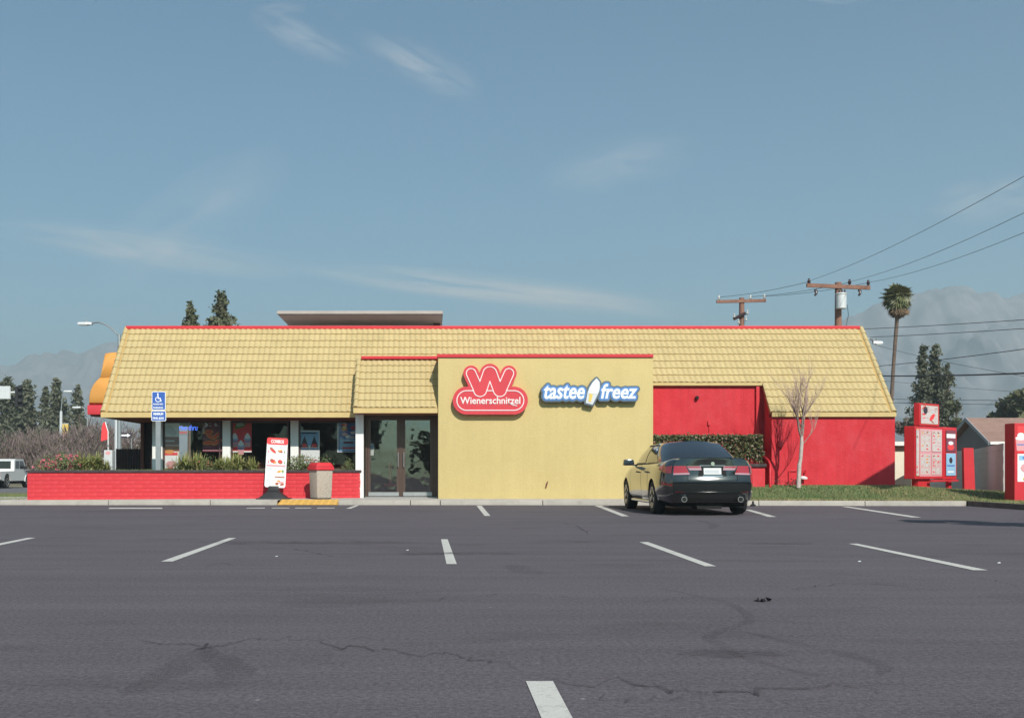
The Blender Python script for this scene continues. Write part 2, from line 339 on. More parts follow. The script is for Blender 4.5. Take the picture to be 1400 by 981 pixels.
# ---------------------------------------------------------------- ground, lot, kerbs
def asphalt():
    m = bpy.data.materials.new('asphalt'); m.use_nodes = True; nt = m.node_tree; N = nt.nodes; L = nt.links; b = N['Principled BSDF']
    b.inputs['Roughness'].default_value = .93; b.inputs['Specular IOR Level'].default_value = .25
    tc = N.new('ShaderNodeTexCoord')
    def noise(scale, detail, st=(1,1,1), rough=.6, loc=(0,0,0)):
        mp = N.new('ShaderNodeMapping'); mp.inputs['Scale'].default_value = st; mp.inputs['Location'].default_value = loc; L.new(tc.outputs['Object'], mp.inputs[0])
        n = N.new('ShaderNodeTexNoise'); n.inputs['Scale'].default_value = scale; n.inputs['Detail'].default_value = detail; n.inputs['Roughness'].default_value = rough; L.new(mp.outputs[0], n.inputs['Vector']); return n.outputs[0]
    def ramp(s, a, b_, c0, c1):
        r = N.new('ShaderNodeValToRGB'); r.color_ramp.elements[0].position = a; r.color_ramp.elements[1].position = b_
        r.color_ramp.elements[0].color = (*c0, 1); r.color_ramp.elements[1].color = (*c1, 1); L.new(s, r.inputs[0]); return r.outputs[0]
    def mix(f, a, c, mode='MIX'):
        x = N.new('ShaderNodeMix'); x.data_type = 'RGBA'; x.blend_type = mode
        if isinstance(f, float): x.inputs[0].default_value = f
        else: L.new(f, x.inputs[0])
        for i, v in ((6, a), (7, c)):
            if isinstance(v, tuple): x.inputs[i].default_value = (*v, 1)
            else: L.new(v, x.inputs[i])
        return x.outputs[2]
    base = ramp(noise(.35, 5), .3, .7, ASPH[0], ASPH[1])
    base = mix(ramp(noise(1.0, 6, (.10, 2.2, 1), .7), .42, .66, (0,)*3, (.75,)*3), base, ASPH[2])        # sweeping streaks across the lot
    base = mix(ramp(noise(.9, 7, (.5, 1.2, 1), .7, (3,7,0)), .54, .70, (0,)*3, (.75,)*3), base, ASPH[3])  # oil and sealant patches
    base = mix(ramp(noise(.5, 8, (.3, 1.5, 1), .7, (13,2,0)), .58, .72, (0,)*3, (.4,)*3), base, ASPH[3])
    base = mix(ramp(noise(140, 2), .3, .75, (.72,)*3, (1.3,)*3), base, base) if False else base
    gr = N.new('ShaderNodeMix'); gr.data_type = 'RGBA'; gr.blend_type = 'MULTIPLY'; gr.inputs[0].default_value = 1
    L.new(base, gr.inputs[6]); L.new(ramp(noise(38, 5, rough=.9), .36, .66, (.56,)*3, (1.55,)*3), gr.inputs[7]); base = gr.outputs[2]
    vo = N.new('ShaderNodeTexVoronoi'); vo.inputs['Scale'].default_value = 2.2; L.new(tc.outputs['Object'], vo.inputs['Vector'])
    base = mix(ramp(vo.outputs['Distance'], .012, .03, (.5,)*3, (0,)*3), base, (.42,.40,.38))           # a few pale specks
    L.new(base, b.inputs['Base Color'])
    bp = N.new('ShaderNodeBump'); bp.inputs['Strength'].default_value = .5; bp.inputs['Distance'].default_value = .01; L.new(noise(90, 4), bp.inputs['Height']); L.new(bp.outputs[0], b.inputs['Normal'])
    return m
ASPH = [(.088,.077,.086), (.101,.088,.098), (.118,.103,.115), (.066,.057,.062)]
M['asphalt'] = asphalt()
M['street'] = mat('street_asphalt', (.13,.125,.125), .9, var=.12, vs=.3)
M['earth'] = mat('dry_earth', (.22,.18,.13), .95, col2=(.17,.155,.09), vs=.2, bump=.3, bs=4)
M['turf'] = mat('turf_soil', (.11,.125,.05), .95, col2=(.20,.165,.085), vs=1.6, bump=.6, bs=20)
M['grass'] = mat('grass_blade', (.10,.17,.055), .7, col2=(.17,.22,.085), vs=1.2)
M['drygrass'] = mat('dry_grass_blade', (.36,.28,.14), .8, col2=(.22,.22,.09), vs=2)
M['stripe'] = mat('white_stripe_paint', (.54,.52,.48), .8, var=.08, vs=9, bump=.3, bs=80, wear=(.16,.15,.15), wscale=9, wamt=.95)
M['yellowpaint'] = mat('yellow_ramp_paint', (.62,.36,.08), .8, var=.12, vs=6, wear=(.35,.3,.25), wscale=4, wamt=.4)
M['kerb'] = mat('kerb_concrete', (.37,.335,.295), .9, col2=(.45,.41,.36), vs=1.5, bump=.4, bs=40, wear=(.16,.13,.115), wscale=2.5, wamt=.6)
M['darkkerb'] = mat('dark_asphalt_kerb', (.10,.085,.078), .9, col2=(.16,.135,.12), vs=3, bump=.6, bs=30)

g = obj('ground', MB().quad((-3300,-120,-.05),(3300,-120,-.05),(3300,3300,-.05),(-3300,3300,-.05)), M['earth'], fix=False); tag(g, kind='structure')
lot = obj('parking_lot', MB().quad((-16.5,-40,0),(40,-40,0),(40,27.9,0),(-16.5,27.9,0)), M['asphalt'], fix=False); tag(lot, kind='structure')
st = obj('street', MB().quad((-160,44,-.03),(-17,44,-.03),(-17,58,-.03),(-160,58,-.03)), M['street'], fix=False); tag(st, kind='structure')

def stripe(pts, name='parking_stripe', m=None, z=.004, fix=False):
    obj(name, MB().quad(*[(p[0], p[1], z) for p in pts]), m or M['stripe'], lot, fix=fix)
for q in (((603,737),(612,737),(624.5,771),(610.5,771)), ((313,735.2),(323,735.2),(236,767.5),(220,767.5)), ((874,740.8),(886,740.8),(979,774),(964,774)),
          ((1160,743),(1172,743),(1351,779.5),(1331,779.5)), ((651.5,691),(658.5,691),(670.5,705),(662.5,705)), ((813,691),(822,691),(860,705.5),(850,705.5)),
          ((1018,696.5),(1026,696.5),(1062,706.3),(1050,706.3)), ((1150,692.2),(1160,692.2),(1260,707),(1246,707)), ((719,931.5),(756,931.5),(795,1005),(750,1005)),
          ((38,735),(49,735),(-40,753.5),(-56,753.5))):
    stripe([G(x, y) for x, y in q])
for q in (((150,693.8),(222,693.8),(222,695.2),(148,695.2)), ((338,694),(362,693.6),(362,694.6),(336,694.8)), ((372,693.8),(396,693.8),(395,694.6),(371,694.6)), ((404,693.8),(426,693.8),(425,694.6),(403,694.6)), ((434,693.8),(458,693.8),(457,694.6),(433,694.6)), ((486,690.4),(491,690.4),(480,695),(473,695))):
    stripe([G(x, y) for x, y in q], 'worn_stripe')
def alpha_mark(name, col, amt, scale):
    m = bpy.data.materials.new(name); m.use_nodes = True; nt = m.node_tree; N = nt.nodes; L = nt.links; b = N['Principled BSDF']; o = N['Material Output']
    b.inputs['Base Color'].default_value = (*col, 1); b.inputs['Roughness'].default_value = .9
    t = N.new('ShaderNodeBsdfTransparent'); mx = N.new('ShaderNodeMixShader'); tc = N.new('ShaderNodeTexCoord'); nz = N.new('ShaderNodeTexNoise'); nz.inputs['Scale'].default_value = scale; nz.inputs['Detail'].default_value = 8; nz.inputs['Roughness'].default_value = .75
    L.new(tc.outputs['Object'], nz.inputs['Vector']); r = N.new('ShaderNodeMapRange'); r.inputs[1].default_value = .35; r.inputs[2].default_value = .7; r.inputs[4].default_value = amt; L.new(nz.outputs[0], r.inputs[0])
    L.new(r.outputs[0], mx.inputs[0]); L.new(t.outputs[0], mx.inputs[1]); L.new(b.outputs[0], mx.inputs[2]); L.new(mx.outputs[0], o.inputs[0]); return m
M['mark'] = alpha_mark('tyre_rubber', (.072,.058,.064), .30, 1.6); M['mark2'] = alpha_mark('crack_sealant', (.062,.051,.055), .7, 2.5); M['oil'] = alpha_mark('oil_stain', (.06,.05,.055), .4, 3)
def ribbon(pts, w_, name, m, z):
    ps = [G(x, y, z) for x, y in pts]; fine = []
    for i in range(len(ps) - 1):                        # Catmull-Rom
        a, b, c, d = ps[max(i-1,0)], ps[i], ps[i+1], ps[min(i+2,len(ps)-1)]
        for k in range(8):
            t = k / 8; fine.append(.5*((2*b)+(c-a)*t+(2*a-5*b+4*c-d)*t*t+(3*b-a-3*c+d)*t**3))
    fine.append(ps[-1]); mb = MB(); vs = []
    for i, p in enumerate(fine):
        if m in (M['mark2'],): p = p + Vector((random.gauss(0,.02), random.gauss(0,.05), 0))
        t = (fine[min(i+1,len(fine)-1)] - fine[max(i-1,0)]); n = Vector((-t.y, t.x, 0)).normalized(); e = min(1, .25 + 3*min(i, len(fine)-1-i)/len(fine)); ww = w_*e*random.uniform(.75,1.2)/2
        vs += [p + n*ww, p - n*ww]
    mb.add(vs, [(2*i,2*i+1,2*i+3,2*i+2) for i in range(len(fine)-1)]); obj(name, mb, m, lot, fix=False)
zz = .0045
for pts, w_, m in (([(40,878),(190,876),(270,882),(282,885),(350,873),(410,874),(535,874)], .06, 'mark2'), ([(170,948),(225,920),(270,895),(288,884)], .22, 'mark'),
                 ([(280,888),(308,904),(322,917),(300,929)], .22, 'mark'), ([(410,872),(480,883),(600,893),(665,902),(702,911)], .07, 'mark2'),
                 ([(900,803),(960,815),(1000,825),(1025,847),(972,867),(990,882),(1020,897),(1100,918),(1126,921)], .09, 'mark'), ([(1010,860),(1100,880),(1175,897),(1210,910),(1202,920)], .13, 'mark'),
                 ([(750,927),(880,937),(930,944),(1000,945),(1125,933),(1190,938)], .09, 'mark2'), ([(803,940),(855,957),(920,950),(1000,945)], .05, 'mark2'), ([(770,715),(790,719),(805,730)], .10, 'mark2'),
                 ([(700,714),(740,712),(775,713.5)], .08, 'mark2'), ([(340,749),(400,750),(460,760)], .12, 'mark2'), ([(880,823),(930,816),(960,813)], .05, 'mark2'), ([(1040,800),(1090,803),(1180,797),(1280,806)], .05, 'mark2'),
                 ([(1320,787),(1360,793),(1400,802)], .05, 'mark2'), ([(950,710),(975,716),(972,722)], .2, 'mark'), ([(700,770),(715,778),(735,785)], .3, 'mark'), ([(280,775),(300,769),(318,772)], .1, 'mark'), ([(880,760),(960,752),(1050,760),(1150,770)], .05, 'mark2'), ([(500,830),(620,815),(720,812),(800,818)], .05, 'mark2')):
    zz += .0004; ribbon(pts, w_*(.8 if m == 'mark' else .42), 'tyre_mark' if m == 'mark' else 'sealed_crack', M[m], zz)
for (x, y, a, b) in ((806,741,.35,.10), (470,742,.9,.35), (650,757,.5,.2), (340,742,.7,.25), (960,701,1.0,.5), (1010,703,.6,.4), (1000,894,.3,.12), (1060,743,.5,.16), (575,757,.35,.2)):
    p = G(x, y); zz += .0004; mb = MB(); mb.add([(p.x + a*math.cos(t)*random.uniform(.7,1.2), p.y + b*math.sin(t)*random.uniform(.7,1.2), zz) for t in [i*math.pi/9 for i in range(18)]], [tuple(range(18))]); obj('oil_stain', mb, M['oil'], lot, fix=False)

# kerb: front line of the island the restaurant stands on
KL = [(-60,27.5),(-16,27.5),(2,27.5),(13.75,26.75)]
def kerb_y(x):
    for (a, ya), (b, yb) in zip(KL[:-1], KL[1:]):
        if a <= x <= b: return ya + (yb-ya)*(x-a)/(b-a)
    return KL[-1][1]
RX0, RX1 = X(379, 27.5), X(462, 27.5)
side = obj('sidewalk', MB().quad((-17,27.6,.125),(RX0,27.6,.125),(RX0,31.2,.125),(-17,31.2,.125)).quad((RX0,28.3,.125),(RX1,28.3,.125),(RX1,31.2,.125),(RX0,31.2,.125)).quad((RX1,27.6,.125),(6.3,27.5,.125),(6.3,31.2,.125),(RX1,31.2,.125)), M['concrete'], fix=False); tag(side, kind='structure')
kerb = thing('kerb', (0, 27.5, 0), None, None); kerb['kind'] = 'structure'
RX0, RX1 = X(379, 27.5), X(462, 27.5)
cuts = [-17,-14.6,-11.6,-8.6,-5.9,RX0,RX1,-.6,X(602,27.5),2.9,5.7,8.5,11.2,13.75]
for a, b in zip(cuts[:-1], cuts[1:]):
    if a == RX0: continue
    a2, b2 = a + .008, b - .008; ya, yb = kerb_y(a2), kerb_y(b2); h = .13
    mb = MB().add([(a2,ya,-.02),(b2,yb,-.02),(b2,yb+.17,-.02),(a2,ya+.17,-.02),(a2,ya+.015,h),(b2,yb+.015,h),(b2,yb+.17,h),(a2,ya+.17,h)],[(0,3,2,1),(4,5,6,7),(0,1,5,4),(1,2,6,5),(2,3,7,6),(3,0,4,7)])
    obj('kerb_stone', mb, M['kerb'], kerb, bevel=.012, smooth=40)
mb = MB()
pts = [(13.77,26.75),(13.74,25.5),(13.70,24.0),(13.85,22.9),(14.5,22.1),(15.6,21.8),(24,21.8)]
for (a, b) in zip(pts[:-1], pts[1:]):
    d = (Vector(b) - Vector(a)).normalized(); n = Vector((-d.y, d.x))*.16
    a, b = Vector(a), Vector(b); v = []
    for z in (-.02, .13): v += [(a.x,a.y,z),(b.x,b.y,z),(b.x+n.x,b.y+n.y,z),(a.x+n.x,a.y+n.y,z)]
    mb.add(v, [(0,3,2,1),(4,5,6,7),(0,1,5,4),(1,2,6,5),(2,3,7,6),(3,0,4,7)])
obj('kerb_end', mb, M['darkkerb'], kerb)
mb = MB().add([(RX0,27.44,.006),(RX1,27.44,.006),(RX1,28.3,.128),(RX0,28.3,.128)], [(0,1,2,3)])
mb.add([(RX0,27.44,.004),(RX0,28.3,.128),(RX0,28.3,-.02),(RX1,27.44,.004),(RX1,28.3,.128),(RX1,28.3,-.02)], [(0,1,2),(3,5,4)])
for i in range(9):
    for j in range(5):
        x = RX0 + (RX1-RX0)*(i+.5)/9; t = (j+.5)/5; y = 27.44+.86*t; z = .006+.122*t
        mb.frus((x, y), .035, .035, .022, .022, z-.004, z+.012)
obj('tactile_ramp', mb, M['yellowpaint'], side)

# lawn on the right, rising to the wall
def lawn_z(x, y):
    y0 = kerb_y(min(x, 13.7)) + .15 if x < 13.9 else 27.0
    t = max(0, min(1, (y - y0)/(30.0 - 27.6))); k = max(0, min(1, (x-13)/4))
    return .125 + (.335 - .22*k)*t*t*(3-2*t)
nx, ny = 60, 22; vs = []; 
for j in range(ny+1):
    for i in range(nx+1):
        x = 6.2 + 18*i/nx; yf = kerb_y(min(x,13.75))+.1; y = yf + (36-yf)*(j/ny)**1.6; vs.append((x, y, lawn_z(x, y)+random.uniform(-.008,.008)))
lawn = obj('lawn', MB().add(vs, [(j*(nx+1)+i,j*(nx+1)+i+1,(j+1)*(nx+1)+i+1,(j+1)*(nx+1)+i) for j in range(ny) for i in range(nx)]), M['turf'], fix=False, smooth=80); tag(lawn, kind='structure')
obj('island', MB().quad((13.84,22.9,.124),(14.6,22.2,.124),(24.2,21.9,.124),(24.2,26.95,.124),(13.84,26.95,.124)), M['turf'], lawn, fix=False)
lg = obj('verge', MB().quad((-70,27.6,.1),(-11.0,27.6,.1),(-11.0,43.5,-.02),(-70,43.5,-.02)), M['turf'], fix=False); tag(lg, kind='structure')
def grass(name, n, fn, mats, hh, dry):
    rng = random.Random(5); vs = []; fs = []; mi = []
    for k in range(n):
        x, y, z = fn(rng); a = rng.uniform(0, 6.28); h = rng.uniform(.5,1.2)*hh; w_ = rng.uniform(.006,.014); lx, ly = rng.gauss(0,.5)*h, rng.gauss(0,.5)*h
        o = len(vs); vs += [(x-w_*math.cos(a), y-w_*math.sin(a), z-.01), (x+w_*math.cos(a), y+w_*math.sin(a), z-.01), (x+lx, y+ly, z+h)]; fs.append((o,o+1,o+2)); mi.append(1 if rng.random() < dry(x, y) else 0)
    me = bpy.data.meshes.new(name); me.from_pydata(vs, [], fs)
    for m in mats: me.materials.append(m)
    me.polygons.foreach_set('material_index', mi); return tag(link(name, me), kind='stuff')
def fr(r):
    while 1:
        x = r.uniform(6.3, 17.6); y = kerb_y(x)+.16 + r.random()**1.3*(5 if x > 13.3 else 2.75) if x < 13.86 else 22.3 + 9*r.random()
        return x, y, lawn_z(x, y)
gr = grass('lawn_grass', 60000, fr, [M['grass'], M['drygrass']], .055, lambda x, y: .9 if y < (kerb_y(x)+.34 if x < 13.6 else 24) else (.16 if x < 12 else .5))
tag(gr, 'short green lawn grass turning tan along the kerb', 'grass')
def fl(r): x = r.uniform(-17.5, -11.1); y = 27.7 + r.random()*9; return x, y, .1-.12*(y-27.6)/16
gl = grass('verge_grass', 16000, fl, [M['grass'], M['drygrass']], .07, lambda x, y: .25); tag(gl, 'green grass of the verge between kerb and street, left of the planter', 'grass')

# ---------------------------------------------------------------- restaurant
rest = thing('restaurant', (2, 31, 0), 'yellow and red fast food restaurant with tiled mansard roof', 'restaurant')
DE, ZE, RUN = 30.0, 2.60, 2.30                 # eave plane, eave height, run of the mansard
ZR = Z(448, DE + RUN)
XL, XR, HL, HR = X(139, DE), X(1224, DE), 0, 0
def mz(z): return DE + RUN*(z - ZE)/(ZR - ZE)   # depth of the mansard face at height z
SL = math.hypot(RUN, ZR - ZE); VV = Vector((0, RUN, ZR-ZE)).normalized(); NN = Vector((0, -(ZR-ZE), RUN)).normalized(); UU = Vector((1,0,0))
def tile_mesh(w_, h, name='roof_tile', k=0):
    prof = [(0,.003),(.12,.011),(.27,.026),(.42,.031),(.57,.024),(.72,.011),(.86,.004),(1,.002)]; rng = random.Random(k); j = rng.uniform(-.004,.004)
    vs = []; n = len(prof)
    for u, z in prof: vs += [(u*w_, -.012 + j, -.012), (u*w_, -.012 + j - .004*math.sin(u*6.28), z+.028), (u*w_, h*1.03, z*.75)]
    fs = []
    for i in range(n-1): a, b = 3*i, 3*i+3; fs += [(a,b,b+1,a+1),(a+1,b+1,b+2,a+2)]
    fs += [(0,1,2), (3*n-3, 3*n-1, 3*n-2)]
    me = bpy.data.meshes.new(name); me.from_pydata(vs, [], fs); me.materials.append(M['tile']); me.polygons.foreach_set('use_smooth', [True]*len(fs)); me.set_sharp_from_angle(angle=R(50)); return me
def lay_tiles(parent, x0, x1, org, V, N, rows, h, keep, budget, wt=.1637):
    mes = [tile_mesh(wt, h, k=k) for k in range(4)]; rest_v = []; rest_f = []; n = 0; rng = random.Random(3)
    for r in range(rows):
        for c in range(int(math.ceil((x1-x0)/wt))):
            o = Vector(org) + UU*(x0 - org[0] + c*wt) + V*(r*h)
            if not keep(o.x, o.x+wt, o.z): continue
            Mx = Matrix((( 1, V.x, N.x, o.x), (0, V.y, N.y, o.y), (0, V.z, N.z, o.z), (0,0,0,1))) @ Matrix.Rotation(rng.gauss(0,.006), 4, 'Z') @ Matrix.Translation((rng.gauss(0,.001), rng.gauss(0,.002), rng.gauss(0,.001)))
            me = mes[rng.randrange(4)]
            if n < budget:
                t = link('roof_tile', me, parent); t.matrix_basis = Mx; n += 1
            else:
                b = len(rest_v); rest_v += [tuple(Mx @ v.co) for v in me.vertices]; rest_f += [tuple(i+b for i in p.vertices) for p in me.polygons]
    if rest_v:
        me = bpy.data.meshes.new('roof_tiles'); me.from_pydata(rest_v, [], rest_f); me.materials.append(M['tile']); me.polygons.foreach_set('use_smooth', [True]*len(rest_f)); me.set_sharp_from_angle(angle=R(50))
        tag(link('roof_tiles', me, parent), kind='stuff')
ZC = 3.554; XM0, XM1 = X(893, 29.1) - .02, X(1042.5, mz(ZC))       # raised eave between block and right wing
def slope_xs(z): s = (z-ZE)/(ZR-ZE); return XL + HL*s, XR - HR*s
roof = obj('mansard_roof', MB(), M['ytrim'], rest)
sheet = MB()
def facepoly(pts): sheet.prism([(p[0], (p[1]-ZE)/VV.z) for p in pts], (0, DE, ZE), UU, VV, -NN*.12)
a0, b0 = slope_xs(ZR)
zc = ZC
facepoly([(XL,ZE),(XM0,ZE),(XM0,ZR),(a0,ZR)]); facepoly([(XM0+.002,zc),(XM1,zc),(XM1,ZR),(XM0+.002,ZR)]); facepoly([(XM1+.002,zc),(X(1054,DE),ZE),(XR,ZE),(b0,ZR),(XM1+.002,ZR)])
roof.data = sheet.mesh('mansard_roof', M['tilebase'])
def keep(xa, xb, z):
    zt = z + .235; s0, s1 = slope_xs(z + .1)
    if xa < s0 + .10 or xb > s1 - .10: return False
    if xb > .2 and xa < 6.10 and zt < 4.14: return False                 # behind the block
    if xa > -2.15 and xb < .2 and zt < 4.14: return False                 # behind the awning
    if 6.0 < xa and xb < XM1 + .12 and z < zc - .06: return False
    return True
rows = 12; RH = SL/rows
lay_tiles(roof, XL, XR, (XL, DE, ZE), VV, NN, rows, RH, keep, 300)
for side_, hx, run in ((-1, XL, HL), (1, XR, -HR)):                       # hip caps, one per course
    for r in range(rows):
        p0 = Vector((hx + run*(r-.02)/rows, 0, ZE + (ZR-ZE)*(r-.02)/rows)); p1 = Vector((hx + run*(r+1)/rows, 0, ZE + (ZR-ZE)*(r+1)/rows))
        for p in (p0, p1): p.y = mz(p.z) + .03; p.x -= side_*.035
        obj('hip_cap', MB().tube([p0, p1], [.088, .070], 10), M['tile'], roof, smooth=50)
# ridge, fascia, soffit
rb = MB().box((a0+.04, DE+RUN-.075, ZR-.045), (b0-.10, DE+RUN+.12, ZR+.055)); obj('ridge_trim', rb, M['redtrim'], roof, bevel=.01)
obj('fascia', MB().box((XL-.02, DE-.03, Z(570.5,DE)), (-2.24, DE+.02, ZE-.012)), M['ytrim'], rest, bevel=.006)
obj('fascia', MB().box((XL-.02, DE+.021, Z(570.5,DE)), (XL+.03, 36, ZE-.012)), M['ytrim'], rest)
obj('fascia', MB().box((X(1055,DE), DE-.03, Z(569.5,DE)), (XR+.02, DE+.02, ZE-.012)), M['ytrim'], rest, bevel=.006)
obj('fascia', MB().box((6.12, mz(zc)-.05, Z(527,mz(zc))), (XM1+.02, mz(zc)+.03, zc-.012)), M['ytrim'], rest, bevel=.006)
obj('fascia', MB().box((XR-.03, DE+.021, Z(569.5,DE)), (XR+.02, 40, ZE-.012)), M['ytrim'], rest)
obj('soffit', MB().box((XL+.032, DE+.022, 2.475), (-2.26, 31.02, 2.53)), M['soffit'], rest)
obj('soffit', MB().box((XL+.032, 31.022, 2.478), (-8.4, 36, 2.53)), M['soffit'], rest)
obj('beam', MB().box((-8.4, 30.86, 2.40), (-2.26, 31.1, 2.472)), M['soffit'], rest)
obj('soffit', MB().box((6.15, mz(zc)+.032, Z(526,mz(zc))), (XM1+.0, 30.858, Z(526,mz(zc))+.05)), M['redtrim'], rest)
# side slopes of the mansard, roof deck, back and side walls
mb = MB()
for x in (XL+.02, XR-.02): mb.add([(x,DE+.03,ZE-.01),(x,DE+RUN,ZR-.06),(x,39.4,ZR-.06),(x,40,ZE-.01)], [(0,1,2,3)])
mb.add([(XL,40,ZE),(XR,40,ZE),(b0,39.4,ZR),(a0,39.4,ZR)], [(0,1,2,3)])
obj('gable_end', mb, M['ytrim'], rest, fix=False)
obj('roof_deck', MB().box((a0+.05, DE+RUN+.13, ZR-.5), (b0-.05, 39.3, ZR-.35)), M['deck'], rest)
obj('rear_wall', MB().box((XL+1.2, 39.4, -.05), (XR-.1, 39.6, 2.6)), M['red'], rest)
obj('side_wall', MB().box((XR-.30, 30.30, -.05), (XR-.05, 39.4, 2.6)), M['red'], rest)
# right wing wall and recess
obj('front_wall', MB().box((X(1055,30.06), 30.06, -.05), (X(1223.6,30.06), 30.28, Z(569.6,30.0))), M['red'], rest)
obj('recess_side_wall', MB().prism([(30.285,-.05),(30.99,-.05),(30.99,3.62),(30.285,2.80)], (X(1055,30.06),0,0), (0,1,0), (0,0,1), (.2,0,0)), M['red'], rest)
obj('recess_back_wall', MB().box((6.0, 30.86, -.05), (X(1055,30.06)-.002, 31.0, 3.50)), M['red'], rest)
obj('downpipe', MB().box((X(1034,30.76), 30.76, .9), (X(1038.5,30.76), 30.858, Z(528,30.76))), M['redtrim'], rest, bevel=.01)
obj('wall_box', MB().box((X(1064,29.98), 29.94, Z(610.5,30)), (X(1071,29.98), 30.06, Z(602,30))), M['redtrim'], rest, bevel=.01)
mb = MB().tube([(X(1094,30), 29.98, .4), (X(1094,30), 29.98, Z(651,30))], .025).lathe([(.0,0),(.12,.01),(.13,.05),(.06,.09),(0,.1)], 12, M=Matrix.Translation((X(1098,29.9), 29.9, Z(655,29.9))))
obj('hose_valve', mb, M['white'], rest, smooth=40)
mb = MB().tube([(X(1096,30), 29.97, .4), (X(1096,30), 29.97, Z(644,30)), (X(1101,30), 29.97, Z(643,30)), (X(1101,30), 29.97, Z(648,30))], .03)
obj('wall_pipe', mb, M['redtrim'], rest, smooth=40)
mb = MB().tube([(X(1079,30), 30.02, .4), (X(1079,30), 30.02, Z(643,30)), (X(1090,30), 30.02, Z(643,30))], .012); obj('conduit', mb, M['redtrim'], rest, smooth=40)
mb = MB().tube([(X(969.5,30.85), 30.84, 1.2), (X(969.5,30.85), 30.84, Z(577,30.85))], .014).box((X(967.6,30.85), 30.80, Z(581,30.85)), (X(971,30.85), 30.858, Z(575,30.85))); obj('conduit', mb, M['redtrim'], rest)
mb = MB().lathe([(.05,0),(.06,.06),(.03,.12)], 10, M=Matrix.Translation((X(953,30.8), 30.85, Z(543,30.8))) @ Matrix.Rotation(R(100), 4, 'X')); obj('wall_lamp', mb, M['black'], rest, smooth=40)
# yellow block
BX0, BX1, BT = X(599,29.1), X(893,29.1), Z(488.5,29.1)
def wall_grid(x0, x1, z0, z1, y, n=40):
    return None
obj('block_wall', MB().box((BX0, 29.1, -.05), (BX1, 31.4, BT)), M['stucco'], rest, bevel=.012, smooth=40)
obj('block_cap', MB().box((BX0-.03, 29.06, BT+.001), (BX1+.0, 31.4, Z(484,29.1))), M['redtrim'], rest, bevel=.01)
obj('wall_scuff', MB().tube([P(746,667,29.095), P(747.5,661,29.09), P(749,657.5,29.095)], [.02,.025,.01], 6), M['brown'], rest)
# awning over the door
AE, AZ, AY1, AZ1 = 29.2, Z(557,29.2), 30.47, Z(491,30.47)
AX0, AX1 = X(484,29.2), BX0
AV = Vector((0, AY1-AE, AZ1-AZ)).normalized(); AN = Vector((0, -(AZ1-AZ), AY1-AE)).normalized(); AL = math.hypot(AY1-AE, AZ1-AZ)
aw = obj('awning_roof', MB().prism([(AX0,0),(AX1-.003,0),(AX1-.003,AL),(AX0,AL)], (0,AE,AZ), UU, AV, -AN*.06), M['ytrim'], rest)
lay_tiles(aw, AX0+.10, AX1-.04, (AX0+.10, AE, AZ), AV, AN, 7, AL/7, lambda a, b, z: b < AX1+.03, 300, .1575)
for r in range(7):
    p0, p1 = Vector((AX0+.045, AE, AZ)) + AV*(AL/7*(r-.03)), Vector((AX0+.045, AE, AZ)) + AV*(AL/7*(r+1)); obj('rake_cap', MB().tube([p0, p1], [.085,.065], 10), M['tile'], aw, smooth=50)
obj('ridge_trim', MB().box((AX0+.12, AY1-.12, AZ1+.0), (AX1-.003, AY1+.1, AZ1+.085)), M['redtrim'], aw, bevel=.01)
mb = MB().prism([(AE+.02,AZ-.01),(AY1,AZ1-.04),(mz(AZ1)+.05,AZ1-.04),(mz(AZ)+.05,AZ-.01)], (AX0+.03,0,0), (0,1,0), (0,0,1), (.05,0,0)).box((AX0+.09, AY1+.101, AZ1-.08), (AX1-.003, mz(AZ1)+.05, AZ1-.02))
obj('awning_side', mb, M['ytrim'], rest)
obj('fascia', MB().box((AX0-.02, AE-.03, Z(564.5,AE)), (AX1-.003, AE+.03, AZ-.012)), M['ytrim'], rest, bevel=.006)
obj('fascia', MB().box((AX0-.02, AE+.031, Z(564.5,AE)), (AX0+.02, 30.4, AZ-.012)), M['ytrim'], rest)
obj('awning_soffit', MB().box((AX0+.022, AE+.032, Z(564,AE)), (AX1-.003, 30.7, Z(564,AE)+.05)), M['soffit'], rest)
# posts and glazing left of the door
for (pa, pb, d) in ((208,222,30.95), (304,315,30.95), (397,408,30.95)):
    obj('post', MB().box((X(pa,d), d, .1), (X(pb,d), d+.2, 2.40)), M['white'], rest, bevel=.01)
obj('post', MB().box((X(486,29.85), 29.85, .1), (X(497,29.85), 30.1, Z(564,29.2))), M['white'], rest, bevel=.01)
obj('rear_post', MB().box((X(192,34), 34, .1), (X(196.5,34), 34.2, 2.477)), M['brown'], rest)
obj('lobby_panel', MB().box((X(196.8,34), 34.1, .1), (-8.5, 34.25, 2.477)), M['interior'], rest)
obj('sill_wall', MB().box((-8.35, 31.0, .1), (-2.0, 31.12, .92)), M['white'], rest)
M['frame'] = mat('window_frame', (.09,.05,.045), .5, var=.1, vs=5)
for (pa, pb) in ((222,304), (315,397), (408,493)):
    x0, x1 = X(pa,31), X(pb,31) - (.04 if pb != 493 else 0)
    wd = obj('window', MB().box((x0+.02,31.0,2.33),(x1-.02,31.08,2.398)).box((x0+.02,31.0,.925),(x1-.02,31.08,.98)).box((x0+.02,31.0,.981),(x0+.06,31.08,2.329)).box((x1-.06,31.0,.981),(x1-.02,31.08,2.329)), M['frame'], rest)
    obj('pane', MB().box((x0+.061, 31.035, .981), (x1-.061, 31.045, 2.329)), M['glass'], wd)
